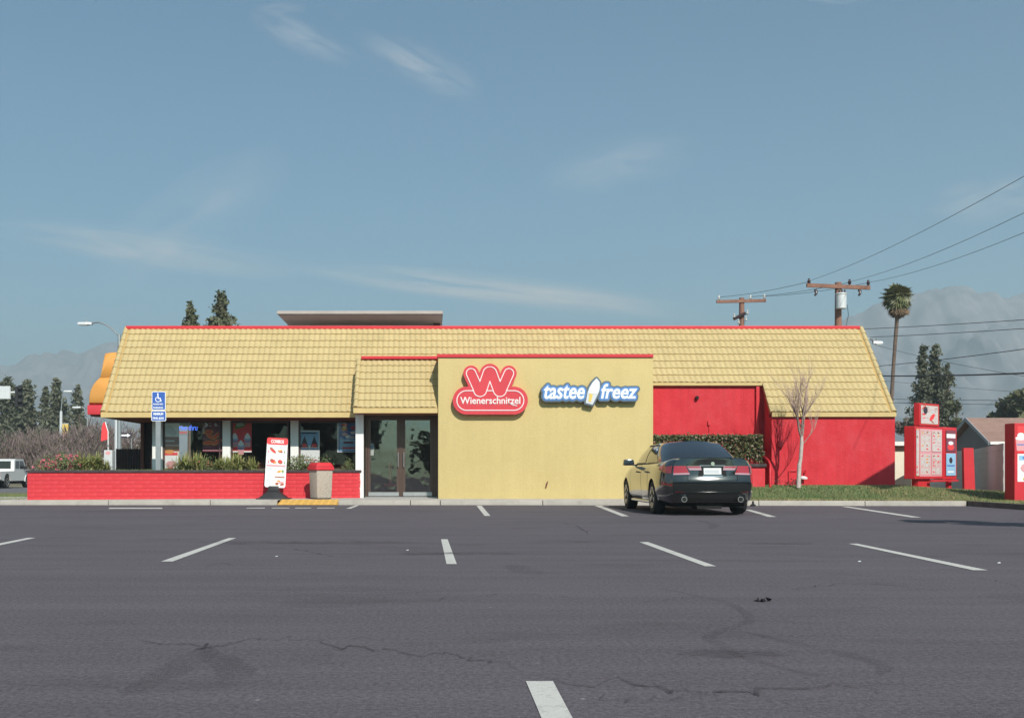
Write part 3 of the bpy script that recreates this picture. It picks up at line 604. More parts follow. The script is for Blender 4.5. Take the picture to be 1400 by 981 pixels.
# doors
DD = 30.3; ZS = .13
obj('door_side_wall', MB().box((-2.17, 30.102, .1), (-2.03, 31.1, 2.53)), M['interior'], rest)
fr_ = MB().box((X(499.5,DD), DD, Z(570.5,DD)), (X(598.5,DD), DD+.14, Z(565,DD))).box((X(499.5,DD), DD, ZS), (X(502,DD), DD+.14, Z(570.6,DD))).box((X(592.5,DD), DD-.02, ZS), (X(598.6,DD), DD+.14, Z(570.6,DD))).box((X(547,DD), DD, ZS), (X(549.5,DD), DD+.14, Z(570.6,DD)))
obj('door_frame', fr_, M['bronze'], rest)
obj('threshold', MB().box((X(499.5,DD), DD-.05, .12), (X(598,DD), DD+.14, .145)), M['metal'], rest)
for k, (pa, pb, hs) in enumerate(((502.3,546.7,-1), (549.8,592.2,1))):
    x0, x1, z0, z1 = X(pa,DD), X(pb,DD), ZS+.02, Z(570.8,DD)
    dr = obj('door', MB().box((x0,DD+.03,z1-.07),(x1,DD+.08,z1)).box((x0,DD+.03,z0),(x1,DD+.08,z0+.14)).box((x0,DD+.03,z0+.141),(x0+.09,DD+.08,z1-.071)).box((x1-.09,DD+.03,z0+.141),(x1,DD+.08,z1-.071)), M['bronze'], rest)
    obj('pane', MB().box((x0+.091,DD+.05,z0+.141),(x1-.091,DD+.06,z1-.071)), M['doorglass'], dr)
    hx = x1-.05 if k == 0 else x0+.05
    obj('handle', MB().tube([(hx,DD+.03,1.0),(hx,DD-.04,1.02),(hx,DD-.04,1.42),(hx,DD+.03,1.44)], .014), M['metal'], dr, smooth=40)
    obj('kick_plate', MB().box((x0+.03,DD+.022,z0+.02),(x1-.03,DD+.029,z0+.13)), M['metal'], dr)
# inside: floor, ceiling, back wall, a counter and lamps seen dimly
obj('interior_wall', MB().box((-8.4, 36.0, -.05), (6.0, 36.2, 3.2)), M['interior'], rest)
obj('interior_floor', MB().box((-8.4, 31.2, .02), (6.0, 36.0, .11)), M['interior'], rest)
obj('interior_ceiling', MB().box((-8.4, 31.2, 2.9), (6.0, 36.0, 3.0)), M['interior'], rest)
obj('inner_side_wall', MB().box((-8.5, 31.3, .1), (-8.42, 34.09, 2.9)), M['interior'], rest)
for k in range(5):
    x = -7.4 + k*1.35
    obj('dining_table', MB().box((x-.4,32.2,.80),(x+.4,33.0,.84)).tube([(x,32.6,.11),(x,32.6,.8)], .04), M['pgrey'] if k % 2 else M['brown'], rest)
    obj('dining_bench', MB().box((x+.46,32.2,.42),(x+.86,33.0,.5)).box((x+.62,32.2,.5),(x+.7,33.0,1.15)), M['redtrim'], rest)
# flat roof of the taller rear part
CY = 33.2; CZ = Z(429, CY)
cx0, cx1 = X(378.5, CY), X(605.5, CY)
rc = obj('flat_roof', MB().box((cx0, CY, CZ), (cx1, 38.6, CZ+.10)), mat('pale_tan_fascia', (.42,.37,.33), .8, var=.08, vs=2), rest, bevel=.01)
M['tan'] = mat('brown_grey_soffit', (.50,.36,.31), .8, var=.08, vs=2)
obj('roof_soffit', MB().box((cx0+.04, CY+.05, CZ-.03), (cx1-.04, 38.5, CZ-.003)), M['tan'], rest)
obj('penthouse_wall', MB().box((X(393,35.5), 35.5, ZR-.4), (X(592,35.5), 38.3, CZ-.032)), M['white'], rest)
obj('vent_hood', MB().frus((X(597,35.2), 35.2), .12, .15, .12, .15, ZR-.4, CZ-.032), M['bronze'], rest)
# ---------------------------------------------------------------- planter wall of painted bricks
WA, WB = Vector((-10.9, 27.9, 0)), Vector((-2.06, 29.86, 0)); WU = (WB-WA).normalized(); WN = Vector((WU.y, -WU.x, 0)); WL = (WB-WA).length
pw = thing('planter_wall', (-6.5, 28.9, .1), 'long low red painted brick planter wall with dark cap under the restaurant windows', 'planter wall')
FR = Matrix(((WU.x, -WN.x, 0, WA.x), (WU.y, -WN.y, 0, WA.y), (0, 0, 1, 0), (0,0,0,1)))
mb = MB(); mb.M = FR; mb.box((.012,.012,.02),(WL-.012,.2,.855)); obj('wall_core', mb, M['brick'], pw)
mb = MB(); mb.M = FR; mb.box((.0,.201,.02),(.2,3.4,.855)); obj('end_wall', mb, M['brick'], pw)
rng = random.Random(8); BW, BH = .40, .1085
bmes = []
for k in range(5):
    q = MB(); j = [rng.uniform(-.003,.003) for _ in range(8)]
    q.add([(.002,0+j[0],.002),(BW-.002,0+j[1],.002),(BW-.002,.03,.002),(.002,.03,.002),(.002,0+j[2],BH-.002),(BW-.002,0+j[3],BH-.002),(BW-.002,.03,BH-.002),(.002,.03,BH-.002)], [(0,3,2,1),(4,5,6,7),(0,1,5,4),(1,2,6,5),(2,3,7,6),(3,0,4,7)])
    bmes.append(q.mesh('brick', M['brick'], bevel=.003, smooth=50))
for r in range(7):
    x = -(.2 if r % 2 else 0)
    while x < WL - .01:
        a, b = max(x, 0), min(x+BW, WL)
        if b - a > .05:
            o = link('brick', bmes[rng.randrange(5)], pw); o.matrix_basis = FR @ Matrix.Translation((a, -.003 + rng.uniform(-.0025,.0025), .095+r*BH)) @ Matrix.Diagonal(((b-a)/BW, 1, 1, 1))
        x += BW
mb = MB(); mb.M = FR; mb.box((-.03,-.04,.858),(WL,.26,.925)); obj('wall_cap', mb, M['dark'], pw, bevel=.012, smooth=40)
M['soil'] = mat('planter_soil', (.07,.05,.035), .95, col2=(.09,.10,.045), vs=3, bump=.6)
obj('soil', MB().add([(-10.7,28.2,.86),(-2.25,30.0,.86),(-2.25,30.98,.86),(-10.7,30.98,.86)], [(0,1,2,3)]), M['soil'], pw, fix=False)
def fp(r):
    x = r.uniform(-10.6,-2.4); t = (x+10.9)/8.84; y0 = 27.9+1.96*t+.28; return x, y0 + r.random()*(30.9-y0), .86
gp = grass('planter_grass', 9000, fp, [M['grass'], M['drygrass']], .085, lambda x, y: .12); tag(gp, 'strip of low grass growing inside the red planter', 'grass')

# ---------------------------------------------------------------- plants
M['leaf'] = mat('strap_leaf', (.17,.21,.06), .5, col2=(.33,.33,.12), vs=4); M['leaf2'] = mat('strap_leaf_dry', (.30,.25,.10), .6, var=.2, vs=4)
M['shrubleaf'] = mat('shrub_leaf', (.10,.15,.05), .6, col2=(.20,.22,.09), vs=5)
M['pinkflower'] = mat('pink_petal', (.62,.14,.19), .6, var=.2, vs=9); M['salmonflower'] = mat('salmon_petal', (.62,.20,.13), .6, var=.2, vs=9)
M['stem'] = mat('brown_stem', (.12,.085,.055), .8, var=.2, vs=9)
def strap_mesh(seed, n, h, sp):
    r = random.Random(seed); mb = MB()
    for i in range(n):
        a = r.uniform(0,6.28); L_ = h*r.uniform(.6,1.15); o = r.uniform(.05,1)*sp; bx, by = r.gauss(0,.09), r.gauss(0,.06); w_ = r.uniform(.010,.020); d = Vector((math.cos(a), math.sin(a),0)); s = Vector((-d.y,d.x,0))
        pts = [Vector((bx,by,0)) + d*(o*t**1.6) + Vector((0,0,L_*(1.55*t - .95*t*t*(.45+.9*o/sp)))) for t in (0,.25,.5,.75,1)]
        vs = []
        for k, p in enumerate(pts): ww = w_*(1,1.1,.9,.6,.08)[k]; vs += [p - s*ww, p + s*ww]
        mb.add(vs, [(2*k,2*k+1,2*k+3,2*k+2) for k in range(4)], 1 if r.random() < .3 else 0)
    return mb.mesh('leaves', [M['leaf'], M['leaf2']], fix=False)
def bush_mesh(seed, n, rx, ry, rz, ls, mats, q=.0):
    r = random.Random(seed); mb = MB()
    cl = [(r.gauss(0,.5)*rx, r.gauss(0,.5)*ry, abs(r.gauss(.45,.35))*rz) for _ in range(max(5, n//40))]
    for i in range(n):
        c = cl[r.randrange(len(cl))]; p = Vector((c[0]+r.gauss(0,.16)*rx, c[1]+r.gauss(0,.16)*ry, max(.0, c[2]+r.gauss(0,.13)*rz)))
        u = Vector((r.gauss(0,1), r.gauss(0,1), r.gauss(0,1))).normalized(); v = u.orthogonal().normalized(); v.rotate(Quaternion(u, r.uniform(0,6.28))); s = ls*r.uniform(.6,1.3)
        mb.add([p - v*s*.45, p + u*s, p + v*s*.45, p - u*s*.8], [(0,1,2,3)], 1 if r.random() < q else 0)
    return mb.mesh('leaves', mats, fix=False)
def flowers_mesh(seed, n, rx, rz, m, s=.035, z0=.1):
    r = random.Random(seed); mb = MB()
    for i in range(n):
        c = Vector((r.gauss(0,.5)*rx, r.gauss(-.15,.3)*rx, z0 + r.random()*rz))
        for k in range(7):
            u = Vector((r.gauss(0,1), r.gauss(0,1), r.gauss(0,1))).normalized(); v = u.orthogonal(); p = c + u*s*.7; mb.add([p - v*s*.6, p + u*s*.8, p + v*s*.6, p - u*s*.4], [(0,1,2,3)])
    return mb.mesh('flowers', m, fix=False)
straps = [strap_mesh(k, 170, .56, .56) for k in range(4)]
def plant(name, px, d, parts, label, cat, s=1, rz=0, z=.86):
    t = thing(name, (X(px, d), d, z), label, cat, 'plants in the red planter'); t.rotation_euler = (0,0,rz); t.scale = (s,s,s)
    for n, me in parts: o = bpy.data.objects.new(n, me); C.objects.link(o); o.parent = t; tag(o, kind='stuff')
    return t
fl1 = flowers_mesh(1, 48, .55, .42, M['pinkflower']); fl2 = flowers_mesh(2, 12, .35, .35, M['salmonflower'], .03); fl3 = flowers_mesh(3, 8, .3, .28, M['salmonflower'], .028)
bs = [bush_mesh(10+k, 1100, .62, .38, .46, .035, [M['shrubleaf'], M['stem']], .2) for k in range(3)]
plant('flowering_shrub', 66, 28.5, [('leaves', bs[0]), ('flowers', fl1)], 'pink flowering shrub at the far left end of the planter', 'shrub', .72)
plant('flowering_shrub', 92, 28.6, [('leaves', bs[1]), ('flowers', fl1)], 'pink flowering shrub between the end shrub and the big strap leaved clump', 'shrub', .95, 2.2)
plant('strap_leaf_plant', 112, 28.8, [('leaves', straps[1])], 'strap leaved clump rising from behind the pink shrubs', 'plant', .95)
plant('strap_leaf_plant', 130, 28.75, [('leaves', straps[0])], 'big pale strap leaved clump beside the open gap under the eaves', 'plant', 1.05, 1)
plant('flowering_shrub', 237, 29.5, [('leaves', bs[2])], 'low green bush beside the blue parking sign post', 'shrub', .5)
plant('strap_leaf_plant', 253, 29.55, [('leaves', straps[2])], 'strap leaved clump right of the blue parking sign', 'plant', 1.0, 3)
plant('strap_leaf_plant', 272, 29.6, [('leaves', straps[3]), ('flowers', fl3)], 'strap leaved clump with few salmon flowers below the dark price poster', 'plant', 1.0, 1.3)
plant('flowering_shrub', 288, 29.6, [('leaves', bs[0]), ('flowers', fl2)], 'salmon flowering shrub below the right edge of the dark price poster', 'shrub', .7, 1.1)
plant('strap_leaf_plant', 303, 29.65, [('leaves', straps[1]), ('flowers', fl3)], 'strap leaved clump in front of the second white post', 'plant', .85, 4)
plant('strap_leaf_plant', 312, 29.4, [('leaves', straps[3])], 'strap leaved clump tucked between the second post clump and the red cup poster clump', 'plant', .8, 2.5)
plant('strap_leaf_plant', 146, 29.2, [('leaves', straps[2])], 'smallest strap leaved clump at the edge of the open gap under the eaves', 'plant', .6, 2)
plant('strap_leaf_plant', 326, 29.7, [('leaves', straps[0])], 'strap leaved clump below the red cup poster', 'plant', 1.05, 5.1)
plant('strap_leaf_plant', 343, 29.75, [('leaves', straps[2])], 'smaller strap leaved clump just left of the combo menu board', 'plant', .78, .4)
plant('flowering_shrub', 404, 29.9, [('leaves', bs[1])], 'olive bush between the combo menu board and the trash can', 'shrub', .8, .7)
plant('flowering_shrub', 424, 29.95, [('leaves', bs[2]), ('flowers', fl3)], 'bushy shrub rising behind the red lid of the trash can', 'shrub', 1.0, 3.3)
plant('flowering_shrub', 476, 30.2, [('leaves', bs[0])], 'small dark shrub next to the white door post', 'shrub', .6, 2)

# ---------------------------------------------------------------- signs on the block
S = 29.05/F                                        # metres per photo pixel at the sign faces
M['signred'] = mat('sign_red', (.62,.045,.06), .35, var=.05, vs=2, coat=.3); M['signred2'] = mat('sign_side_red', (.50,.035,.045), .4)
M['signline'] = mat('sign_white_line', (.82,.70,.68), .4)
ws = thing('restaurant_sign', (X(670,29.1), 29.1, Z(535,29.1)), 'red sign with outlined W above white Wienerschnitzel lettering on the yellow wall', 'sign')
ox, oz = X(600, 29.0), Z(490, 29.0)
xs = np.arange(-10, 150, .9); ys = np.arange(-95, 5, .9); XX, YY = np.meshgrid(xs, ys)
arc = lambda cx, cy, r, a0, a1, n=9: [(cx + r*math.cos(R(a0+(a1-a0)*i/n)), cy + r*math.sin(R(a0+(a1-a0)*i/n))) for i in range(n+1)]
Wc = [(43.8,-20.5)] + [(53.2,-41.5)] + arc(56.0,-43.2, 2.4, 170, 350) + [(66.0,-21.5)] + arc(69.3,-21.0,3.0,160,20) + [(80.2,-42.5)] + arc(83.0,-43.2,2.4,190,370) + [(95.2,-20.5)]
dW = d_caps(XX, YY, Wc)
dP = np.maximum(np.abs(XX-70.0) - 45.5 + 13.3, 0); dP = np.hypot(dP, np.maximum(np.abs(YY+57.4) - 13.3 + 13.3, 0)) - 13.3
TS = lambda y: Matrix.Translation((ox, y, oz)) @ Matrix.Rotation(R(90), 4, 'X') @ Matrix.Scale(S, 4)
outer = np.minimum(dW - 10.6, dP - 5.6)
extr(contours(outer, xs, ys, 0), .20/S, 'cabinet', TS(29.0), M['signred'], ws)
face = np.minimum(dW - 10.6, dP - 5.6)
inner = np.minimum(dW - 6.6, dP)
line = np.where(dW - 6.6 < 1.0, np.abs(dW - 6.5), np.abs(dP)) - .62
extr(contours(line, xs, ys, 0), .012/S, 'outline', TS(28.893), M['signline'], ws)
def lettering(body, u0, v0, w_, h_, m, par, y, off, shear, dep, name='lettering'):
    (vs, fs), (a0, b0, a1, b1) = text_mesh(body, off, shear); mb = MB(); n = len(vs)
    f = [Vector((u0+(v[0]-a0)/(a1-a0)*w_, y-dep, v0+(v[1]-b0)/(b1-b0)*h_)) for v in vs]; bk = [p + Vector((0,dep,0)) for p in f]
    cnt = {}
    for q in fs:
        for a, b in zip(q, q[1:]+q[:1]): cnt[frozenset((a,b))] = cnt.get(frozenset((a,b)),0)+1
    mb.add(f+bk, fs + [(a, b, b+n, a+n) for a, b in (tuple(e) for e, c in cnt.items() if c == 1)])
    return obj(name, mb, m, par)
lettering('Wienerschnitzel', X(629,29), Z(552.3,29), (710.8-629)*S, 9.6*S, M['signline'], ws, 28.897, .018, 0, .012)
obj('swoosh', MB().prism([(0,0),(3.5,-1.3),(7,-2.9),(12.5,-3.6),(12,-2.6),(8,-2.0),(4,-.4),(.5,.7)], (X(694.5,29), 28.897, Z(551.5,29)), (S,0,0), (0,0,S), (0,-.012,0)), M['signline'], ws)
# ice cream sign
ts = thing('ice_cream_sign', (X(806,29.1), 29.1, Z(540,29.1)), 'blue edged tastee freez lettering sign with soft serve cone on the yellow wall', 'sign')
M['slate'] = mat('sign_slate_edge', (.11,.14,.17), .4); M['skyblue'] = mat('sign_mid_blue', (.10,.24,.55), .35); M['signwhite'] = mat('sign_white_face', (.83,.83,.82), .35)
def fit(body, u0, v0, w_, h_, off, shear):
    (vs, fs), (a0, b0, a1, b1) = text_mesh(body, off, shear); return [(u0+(v[0]-a0)/(a1-a0)*w_, v0+(v[1]-b0)/(b1-b0)*h_) for v in vs], fs
xs = np.arange(-2, 156, .7); ys = np.arange(-56, 2, .7); XX, YY = np.meshgrid(xs, ys)       # photo px from (730,505), y down negative
t1 = fit('tastee', 13.2, -40.3, 55.2, 18.2, .014, .22); t2 = fit('freez', 90.8, -40.0, 49.0, 20.0, .014, .22)
dA, dB = d_text(XX, YY, *t1), d_text(XX, YY, *t2); dT = np.minimum(dA, dB)
cone = [(84.8,-12.6),(88.6,-17.5),(89.0,-24),(87.6,-31),(79.0,-47.6),(70.4,-45.6),(72.6,-32.5),(75.2,-25),(79.5,-18)]
def d_poly(pts):
    d = d_caps(XX, YY, pts + pts[:1]); ins = np.zeros(XX.shape, bool)
    for (ax, ay), (bx, by) in zip(pts, pts[1:]+pts[:1]): ins ^= ((ay > YY) != (by > YY)) & (XX < (bx-ax)*(YY-ay)/(by-ay+1e-12)+ax)
    return np.where(ins, -d, d)
dC = d_poly(cone)
ox2, oz2 = X(730,29.0), Z(505,29.0); T2 = lambda y: Matrix.Translation((ox2, y, oz2)) @ Matrix.Rotation(R(90), 4, 'X') @ Matrix.Scale(S, 4)
extr(contours(np.minimum(dT-4.3, dC-2.6), xs, ys, 0), .17/S, 'cabinet', T2(29.0), M['slate'], ts)
for q in (dA, dB): extr(contours(q-2.4, xs, ys, 0), .012/S, 'blue_face', T2(28.909), M['skyblue'], ts)
extr(contours(np.maximum(dC-.6, -(dT-3.2)) if False else dC-.4, xs, ys, 0), .016/S, 'cone_face', T2(28.905), M['pgrey'], ts)
for q in (dA, dB): extr(contours(q-.25, xs, ys, 0), .012/S, 'lettering', T2(28.896), M['signwhite'], ts)
obj('soft_serve', MB().prism([(84.6,-13.5),(88.0,-18.5),(88.2,-24),(87.0,-30.5),(83.5,-33.5),(73.2,-32.3),(75.8,-25.2),(80,-18.6)], (ox2,28.897,oz2), (S,0,0), (0,0,S), (0,-.01,0)), M['signwhite'], ts)
mb = MB().prism([(74.6,-33.0),(79.6,-34.2),(77.0,-44.6),(73.5,-43.6),(74.5,-38)], (ox2,28.897,oz2), (S,0,0), (0,0,S), (0,-.01,0)); obj('cone', mb, M['pyellow'], ts)

# ---------------------------------------------------------------- orange rounded sign on the left side of the roof
M['orange'] = mat('orange_sign_plastic', (.70,.32,.075), .35, var=.05, vs=2, coat=.4)
hd = thing('sausage_sign', (-10.2, 33, 2.0), 'large orange rounded sign with red base on the left end of the roof', 'sign')
d = 33.0
def bulge(prof, name, m):
    mb = MB()
    for k, (ins, yo) in enumerate(((.34,0),(.22,.03),(.12,.09),(.04,.20),(0,.42),(.04,.70),(.22,.88))):
        cx = sum(p[0] for p in prof)/len(prof); cz = sum(p[1] for p in prof)/len(prof)
        for p in prof:
            q = Vector((p[0], p[1])); c = Vector((cx, cz)); q = c + (q-c)*(1 - ins*.5); mb.v.append((q.x, d+yo, q.y))
    n = len(prof)
    for k in range(6):
        for i in range(n): mb.f.append((k*n+i, k*n+(i+1)%n, (k+1)*n+(i+1)%n, (k+1)*n+i)); mb.m.append(0)
    mb.f += [tuple(range(n)), tuple(6*n+i for i in range(n))]; mb.m += [0,0]
    return obj(name, mb, m, hd, smooth=60)
up = [(190,480),(152,480)] + [(145+7*math.sin(R(-a))*.2 - 5*math.sin(R(a))*.6, 480+10*(1-math.cos(R(a)))) for a in (30,60,90)] + [(139.5,494),(138,502),(136.5,511),(134,519),(190,519)]
bulge([(X(a,d), Z(b,d)) for a, b in up], 'upper_roll', M['orange'])
lo = [(190,513),(136,514),(130,519),(125,525.5),(121,534),(119.3,543),(119,553),(190,553)]
bulge([(X(a,d), Z(b,d)) for a, b in lo], 'lower_roll', M['orange'])
obj('red_base', MB().box((X(118.8,d), d+.02, Z(566.5,d)), (X(190,d), d+.86, Z(553,d)-.002)), M['signred'], hd, bevel=.03, smooth=40)
obj('bracket', MB().box((X(122,d), d+.1, Z(568.5,d)), (-8.6, d+.7, Z(566.6,d))), M['brown'], hd)

# ---------------------------------------------------------------- posters behind the glass
def poster(x0, y0, x1, y1, label, fn, d=31.075, back='pwhite'):
    a, b = X(x0, d), X(x1, d); zb, zt = Z(y1, d), Z(y0, d)
    t = thing('poster', (a, d, zb), label, 'poster', 'posters in the restaurant windows')
    obj('sheet', MB().box((a, d, zb), (b, d+.004, zt)), M[back], t)
    pr = Print((a, d, zb), (1,0,0), (0,0,1), (0,-1,0)); fn(pr, b-a, zt-zb); pr.done(t); return t
def f1(p, w_, h):
    p.rect(0,.03*h,w_,.055*h,'pink'); p.rect(0,.09*h,w_,.8*h,'maroon')
    for (u, v, a, b, th) in ((.3,.62,.26,.075,.1),(.45,.47,.3,.07,-.5),(.72,.5,.3,.07,.7),(.3,.28,.3,.07,.1),(.75,.3,.3,.07,.5)):
        p.ell(u*w_, v*h, a*w_*1.05, b*h*1.25, 'brown', th); p.ell(u*w_, v*h, a*w_, b*h*.9, 'orange', th); p.ell(u*w_, v*h+.005, a*w_*.8, b*h*.4, 'red', th)
    p.text('5', .12*w_, h*.79, .17*w_, h*.15, 'white', .02); p.text('6', .62*w_, h*.79, .17*w_, h*.15, 'white', .02)
    for u in (.33, .83): p.rect(u*w_, h*.89, (u+.13)*w_, h*.93, 'pink'); p.rect(u*w_, h*.80, (u+.12)*w_, h*.83, 'grey')
def f2(p, w_, h):
    p.rect(0,.0,w_,.045*h,'white'); p.poly([(.16*w_,.70*h),(.62*w_,.78*h),(.78*w_,.92*h),(.24*w_,.9*h)],'green'); [p.poly([((.27+.07*q)*w_,(.79+.008*q)*h),((.31+.07*q)*w_,(.795+.008*q)*h),((.315+.07*q)*w_,(.835+.008*q)*h),((.275+.07*q)*w_,(.83+.008*q)*h)],'white') for q in range(5)]; p.poly([(.28*w_,.86*h),(.58*w_,.89*h),(.58*w_,.905*h),(.28*w_,.88*h)],'white')
    for u, v, s in ((.18,.42,1),(.8,.42,1),(.48,.2,1.05)):
        a = .17*w_*s; p.poly([((u*w_-a),v*h),(u*w_-a*.75,v*h-.26*h*s),(u*w_+a*.75,v*h-.26*h*s),(u*w_+a,v*h)],'pink'); p.ell(u*w_, v*h, a*1.1, .045*h,'blue'); p.ell(u*w_, v*h+.06*h, a*.8,.07*h,'white'); p.ell(u*w_, v*h+.12*h, a*.45,.05*h,'white'); p.rect(u*w_-a*.8,v*h-.1*h,u*w_+a*.8,v*h-.07*h,'navy')
def f3(p, w_, h):
    p.rect(.04*w_,.55*h,.96*w_,.97*h,'blue'); p.rect(.12*w_,.90*h,.85*w_,.935*h,'dark')
    for u in (.26,.74):
        p.poly([(u*w_-.2*w_,.5*h),(u*w_,.84*h),(u*w_+.2*w_,.5*h)],'dark'); p.ell(u*w_,.55*h,.13*w_,.06*h,'red'); p.rect(u*w_-.22*w_,.42*h,u*w_+.22*w_,.46*h,'navy')
    p.rect(.08*w_,.1*h,.9*w_,.14*h,'pink'); p.rect(.08*w_,.2*h,.6*w_,.23*h,'grey')
def f4(p, w_, h):
    p.rect(.07*w_,.03*h,w_,.97*h,'navy'); p.rect(.12*w_,.05*h,.98*w_,.4*h,'blue')
    for (u,v,c) in ((.35,.84,'red'),(.35,.7,'orange'),(.38,.55,'pink'),(.8,.75,'red'),(.78,.6,'white'),(.55,.48,'white'),(.72,.46,'grey')): p.ell(u*w_,v*h,.15*w_,.05*h,c)
    p.ell(.35*w_,.76*h,.13*w_,.05*h,'yellow'); p.rect(.25*w_,.11*h,.95*w_,.16*h,'red'); p.rect(.3*w_,.27*h,.8*w_,.33*h,'maroon')
def f5(p, w_, h):
    p.rect(0,.55*h,w_,.72*h,'maroon'); p.rect(0,.42*h,w_,.54*h,'brown'); p.rect(.05*w_,.34*h,.9*w_,.4*h,'red'); p.ell(.35*w_,.42*h,.3*w_,.05*h,'orange'); p.ell(.5*w_,.16*h,.36*w_,.07*h,'pink'); p.ell(.4*w_,.05*h,.3*w_,.05*h,'red'); p.rect(.1*w_,.62*h,.7*w_,.65*h,'grey'); p.ell(.4*w_,.86*h,.3*w_,.08*h,'grey'); p.ell(.6*w_,.8*h,.25*w_,.06*h,'grey')
poster(224, 578, 245, 645, 'tall menu poster with red and orange food, leftmost in the first window', f5)
poster(277, 574, 303, 617, 'dark maroon poster with two prices and hot dogs', f1, back='pmaroon')
poster(316, 573.5, 344, 618, 'red poster of three whipped frozen drinks in cups', f2, back='pred')
poster(409, 588, 437, 634, 'white and blue poster with two dark sundaes, low in the third window', f3)
poster(503.5, 606, 511, 622, 'small pale blue notice inside the left glass door', lambda p, w_, h: (p.rect(.1*w_,.55*h,.9*w_,.9*h,'blue'), p.rect(.15*w_,.12*h,.8*w_,.2*h,'grey'), p.rect(.15*w_,.3*h,.7*w_,.37*h,'grey')), d=30.375)
poster(461, 573.5, 489, 618, 'blue poster of colourful treats next to the white door post', f4, back='pgrey')
ns = thing('neon_sign', (X(256,31.1), 31.1, Z(585,31.1)), 'blue neon window sign with red line beneath in first window', 'sign')
M['neonb'] = mat('neon_blue', (.06,.16,.75), .4); b = M['neonb'].node_tree.nodes['Principled BSDF']; b.inputs['Emission Color'].default_value = (.08,.2,1,1); b.inputs['Emission Strength'].default_value = .9
M['neonr'] = mat('neon_red', (.7,.05,.05), .4); b = M['neonr'].node_tree.nodes['Principled BSDF']; b.inputs['Emission Color'].default_value = (1,.06,.05,1); b.inputs['Emission Strength'].default_value = .35
lettering('drive-thru', X(241,31.1), Z(588,31.1), 29*31.1/F, 7.5*31.1/F, M['neonb'], ns, 31.1, .004, .1, .01)
obj('red_tube', MB().tube([P(243+q*.6, 591+1.6*math.sin(q*1.1), 31.1) for q in range(22)], .012, 6), M['neonr'], ns)
obj('wire_frame', MB().box((X(240,31.1), 31.115, Z(594,31.1)), (X(271,31.1), 31.12, Z(593.6,31.1))).box((X(240,31.1), 31.115, Z(580,31.1)), (X(271,31.1), 31.12, Z(579.6,31.1))), M['black'], ns)

# ---------------------------------------------------------------- blue accessible parking sign in the planter
d = 28.75
ps = thing('parking_sign', (X(215.5,d), d, .86), 'blue accessible parking sign on grey post in the planter', 'sign')
xc = X(216.5, d)
obj('post', MB().box((X(212.5,d), d, .8), (X(219.5,d), d+.06, Z(574,d))), M['metal'], ps, bevel=.01)
def rrect(x0, z0, x1, z1, r, n=5): 
    o = []
    for cx, cz, a in ((x1-r,z0+r,-90),(x1-r,z1-r,0),(x0+r,z1-r,90),(x0+r,z0+r,180)): o += [(cx+r*math.cos(R(a+90*i/n)), cz+r*math.sin(R(a+90*i/n))) for i in range(n+1)]
    return o
def plate(x0, y0, x1, y1, name):
    p = obj(name, MB().prism(rrect(X(x0,d),Z(y1,d),X(x1,d),Z(y0,d),.04), (0,d-.012,0), (1,0,0), (0,0,1), (0,.01,0)), M['signwhite'], ps)
    obj('blue_field', MB().prism(rrect(X(x0+.8,d),Z(y1-.8,d),X(x1-.8,d),Z(y0+.8,d),.03), (0,d-.0135,0), (1,0,0), (0,0,1), (0,.001,0)), M['signblue'], p); return p
p1 = plate(207.6, 535, 226.6, 560.4, 'upper_panel'); p2 = plate(207, 561.2, 227.2, 575.4, 'lower_panel')
pr = Print((xc, d-.0137, 0), (1,0,0), (0,0,1), (0,-1,0)); s = d/F; zc_ = lambda y: Z(y, d)
pr.ell(-.6*s, zc_(538.3), 1.1*s, 1.1*s, 'white'); pr.poly([(-1.2*s,zc_(539.5)),(.2*s,zc_(539.5)),(.7*s,zc_(544.5)),(-.9*s,zc_(544.5))], 'white'); pr.poly([(-.6*s,zc_(543.6)),(3.2*s,zc_(543.6)),(4.6*s,zc_(548.6)),(3.2*s,zc_(549)),(2.4*s,zc_(545)),(-.6*s,zc_(545))], 'white')
for k in range(14):
    a0_, a1_ = R(120+k*17), R(120+(k+1)*17)
    if k < 13: pr.poly([(r_*s*math.cos(a) - .2*s, zc_(545.6)+r_*s*math.sin(a)) for a, r_ in ((a0_,3.9),(a1_,3.9),(a1_,2.9),(a0_,2.9))], 'white')
pr.text('RESERVED', -6.6*s, zc_(553.4), 13.2*s, 2.3*s, 'white', .02); pr.text('PARKING', -6.6*s, zc_(558.4), 13.2*s, 2.6*s, 'white', .03)
pr.done(p1); pr = Print((xc, d-.0137, 0), (1,0,0), (0,0,1), (0,-1,0)); pr.text('MINIMUM', -6.6*s, zc_(567.4), 13.4*s, 3.6*s, 'white', .04); pr.text('FINE $250', -7.4*s, zc_(573.4), 15*s, 3.6*s, 'white', .03); pr.done(p2)

# ---------------------------------------------------------------- combo board on its base
d = 28.75; gz = .13
cb = thing('combo_board', (X(373,d), d, gz), 'tall white combo menu board leaning on black weighted base', 'menu board')
s = d/F; ang = R(3.0)
BM = Matrix.Translation((X(375.6,d), d, Z(666,d))) @ Matrix.Rotation(ang, 4, 'Y') @ Matrix.Rotation(R(-3), 4, 'X')
mb = MB(); mb.M = BM; mb.prism(rrect(-14.2*s, 0, 14.2*s, 68*s, .06), (0,0,0), (1,0,0), (0,0,1), (0,.03,0)); obj('panel', mb, M['signwhite'], cb)
pr = Print(BM @ Vector((0,-.001,0)), BM.to_3x3() @ Vector((1,0,0)), BM.to_3x3() @ Vector((0,0,1)), BM.to_3x3() @ Vector((0,-1,0)), .0002)
pr.poly(rrect(-14.2*s, 58.5*s, 14.2*s, 68*s, .05), 'red'); pr.text('COMBOS', -8.8*s, 60.6*s, 17.6*s, 4.8*s, 'white', .03)
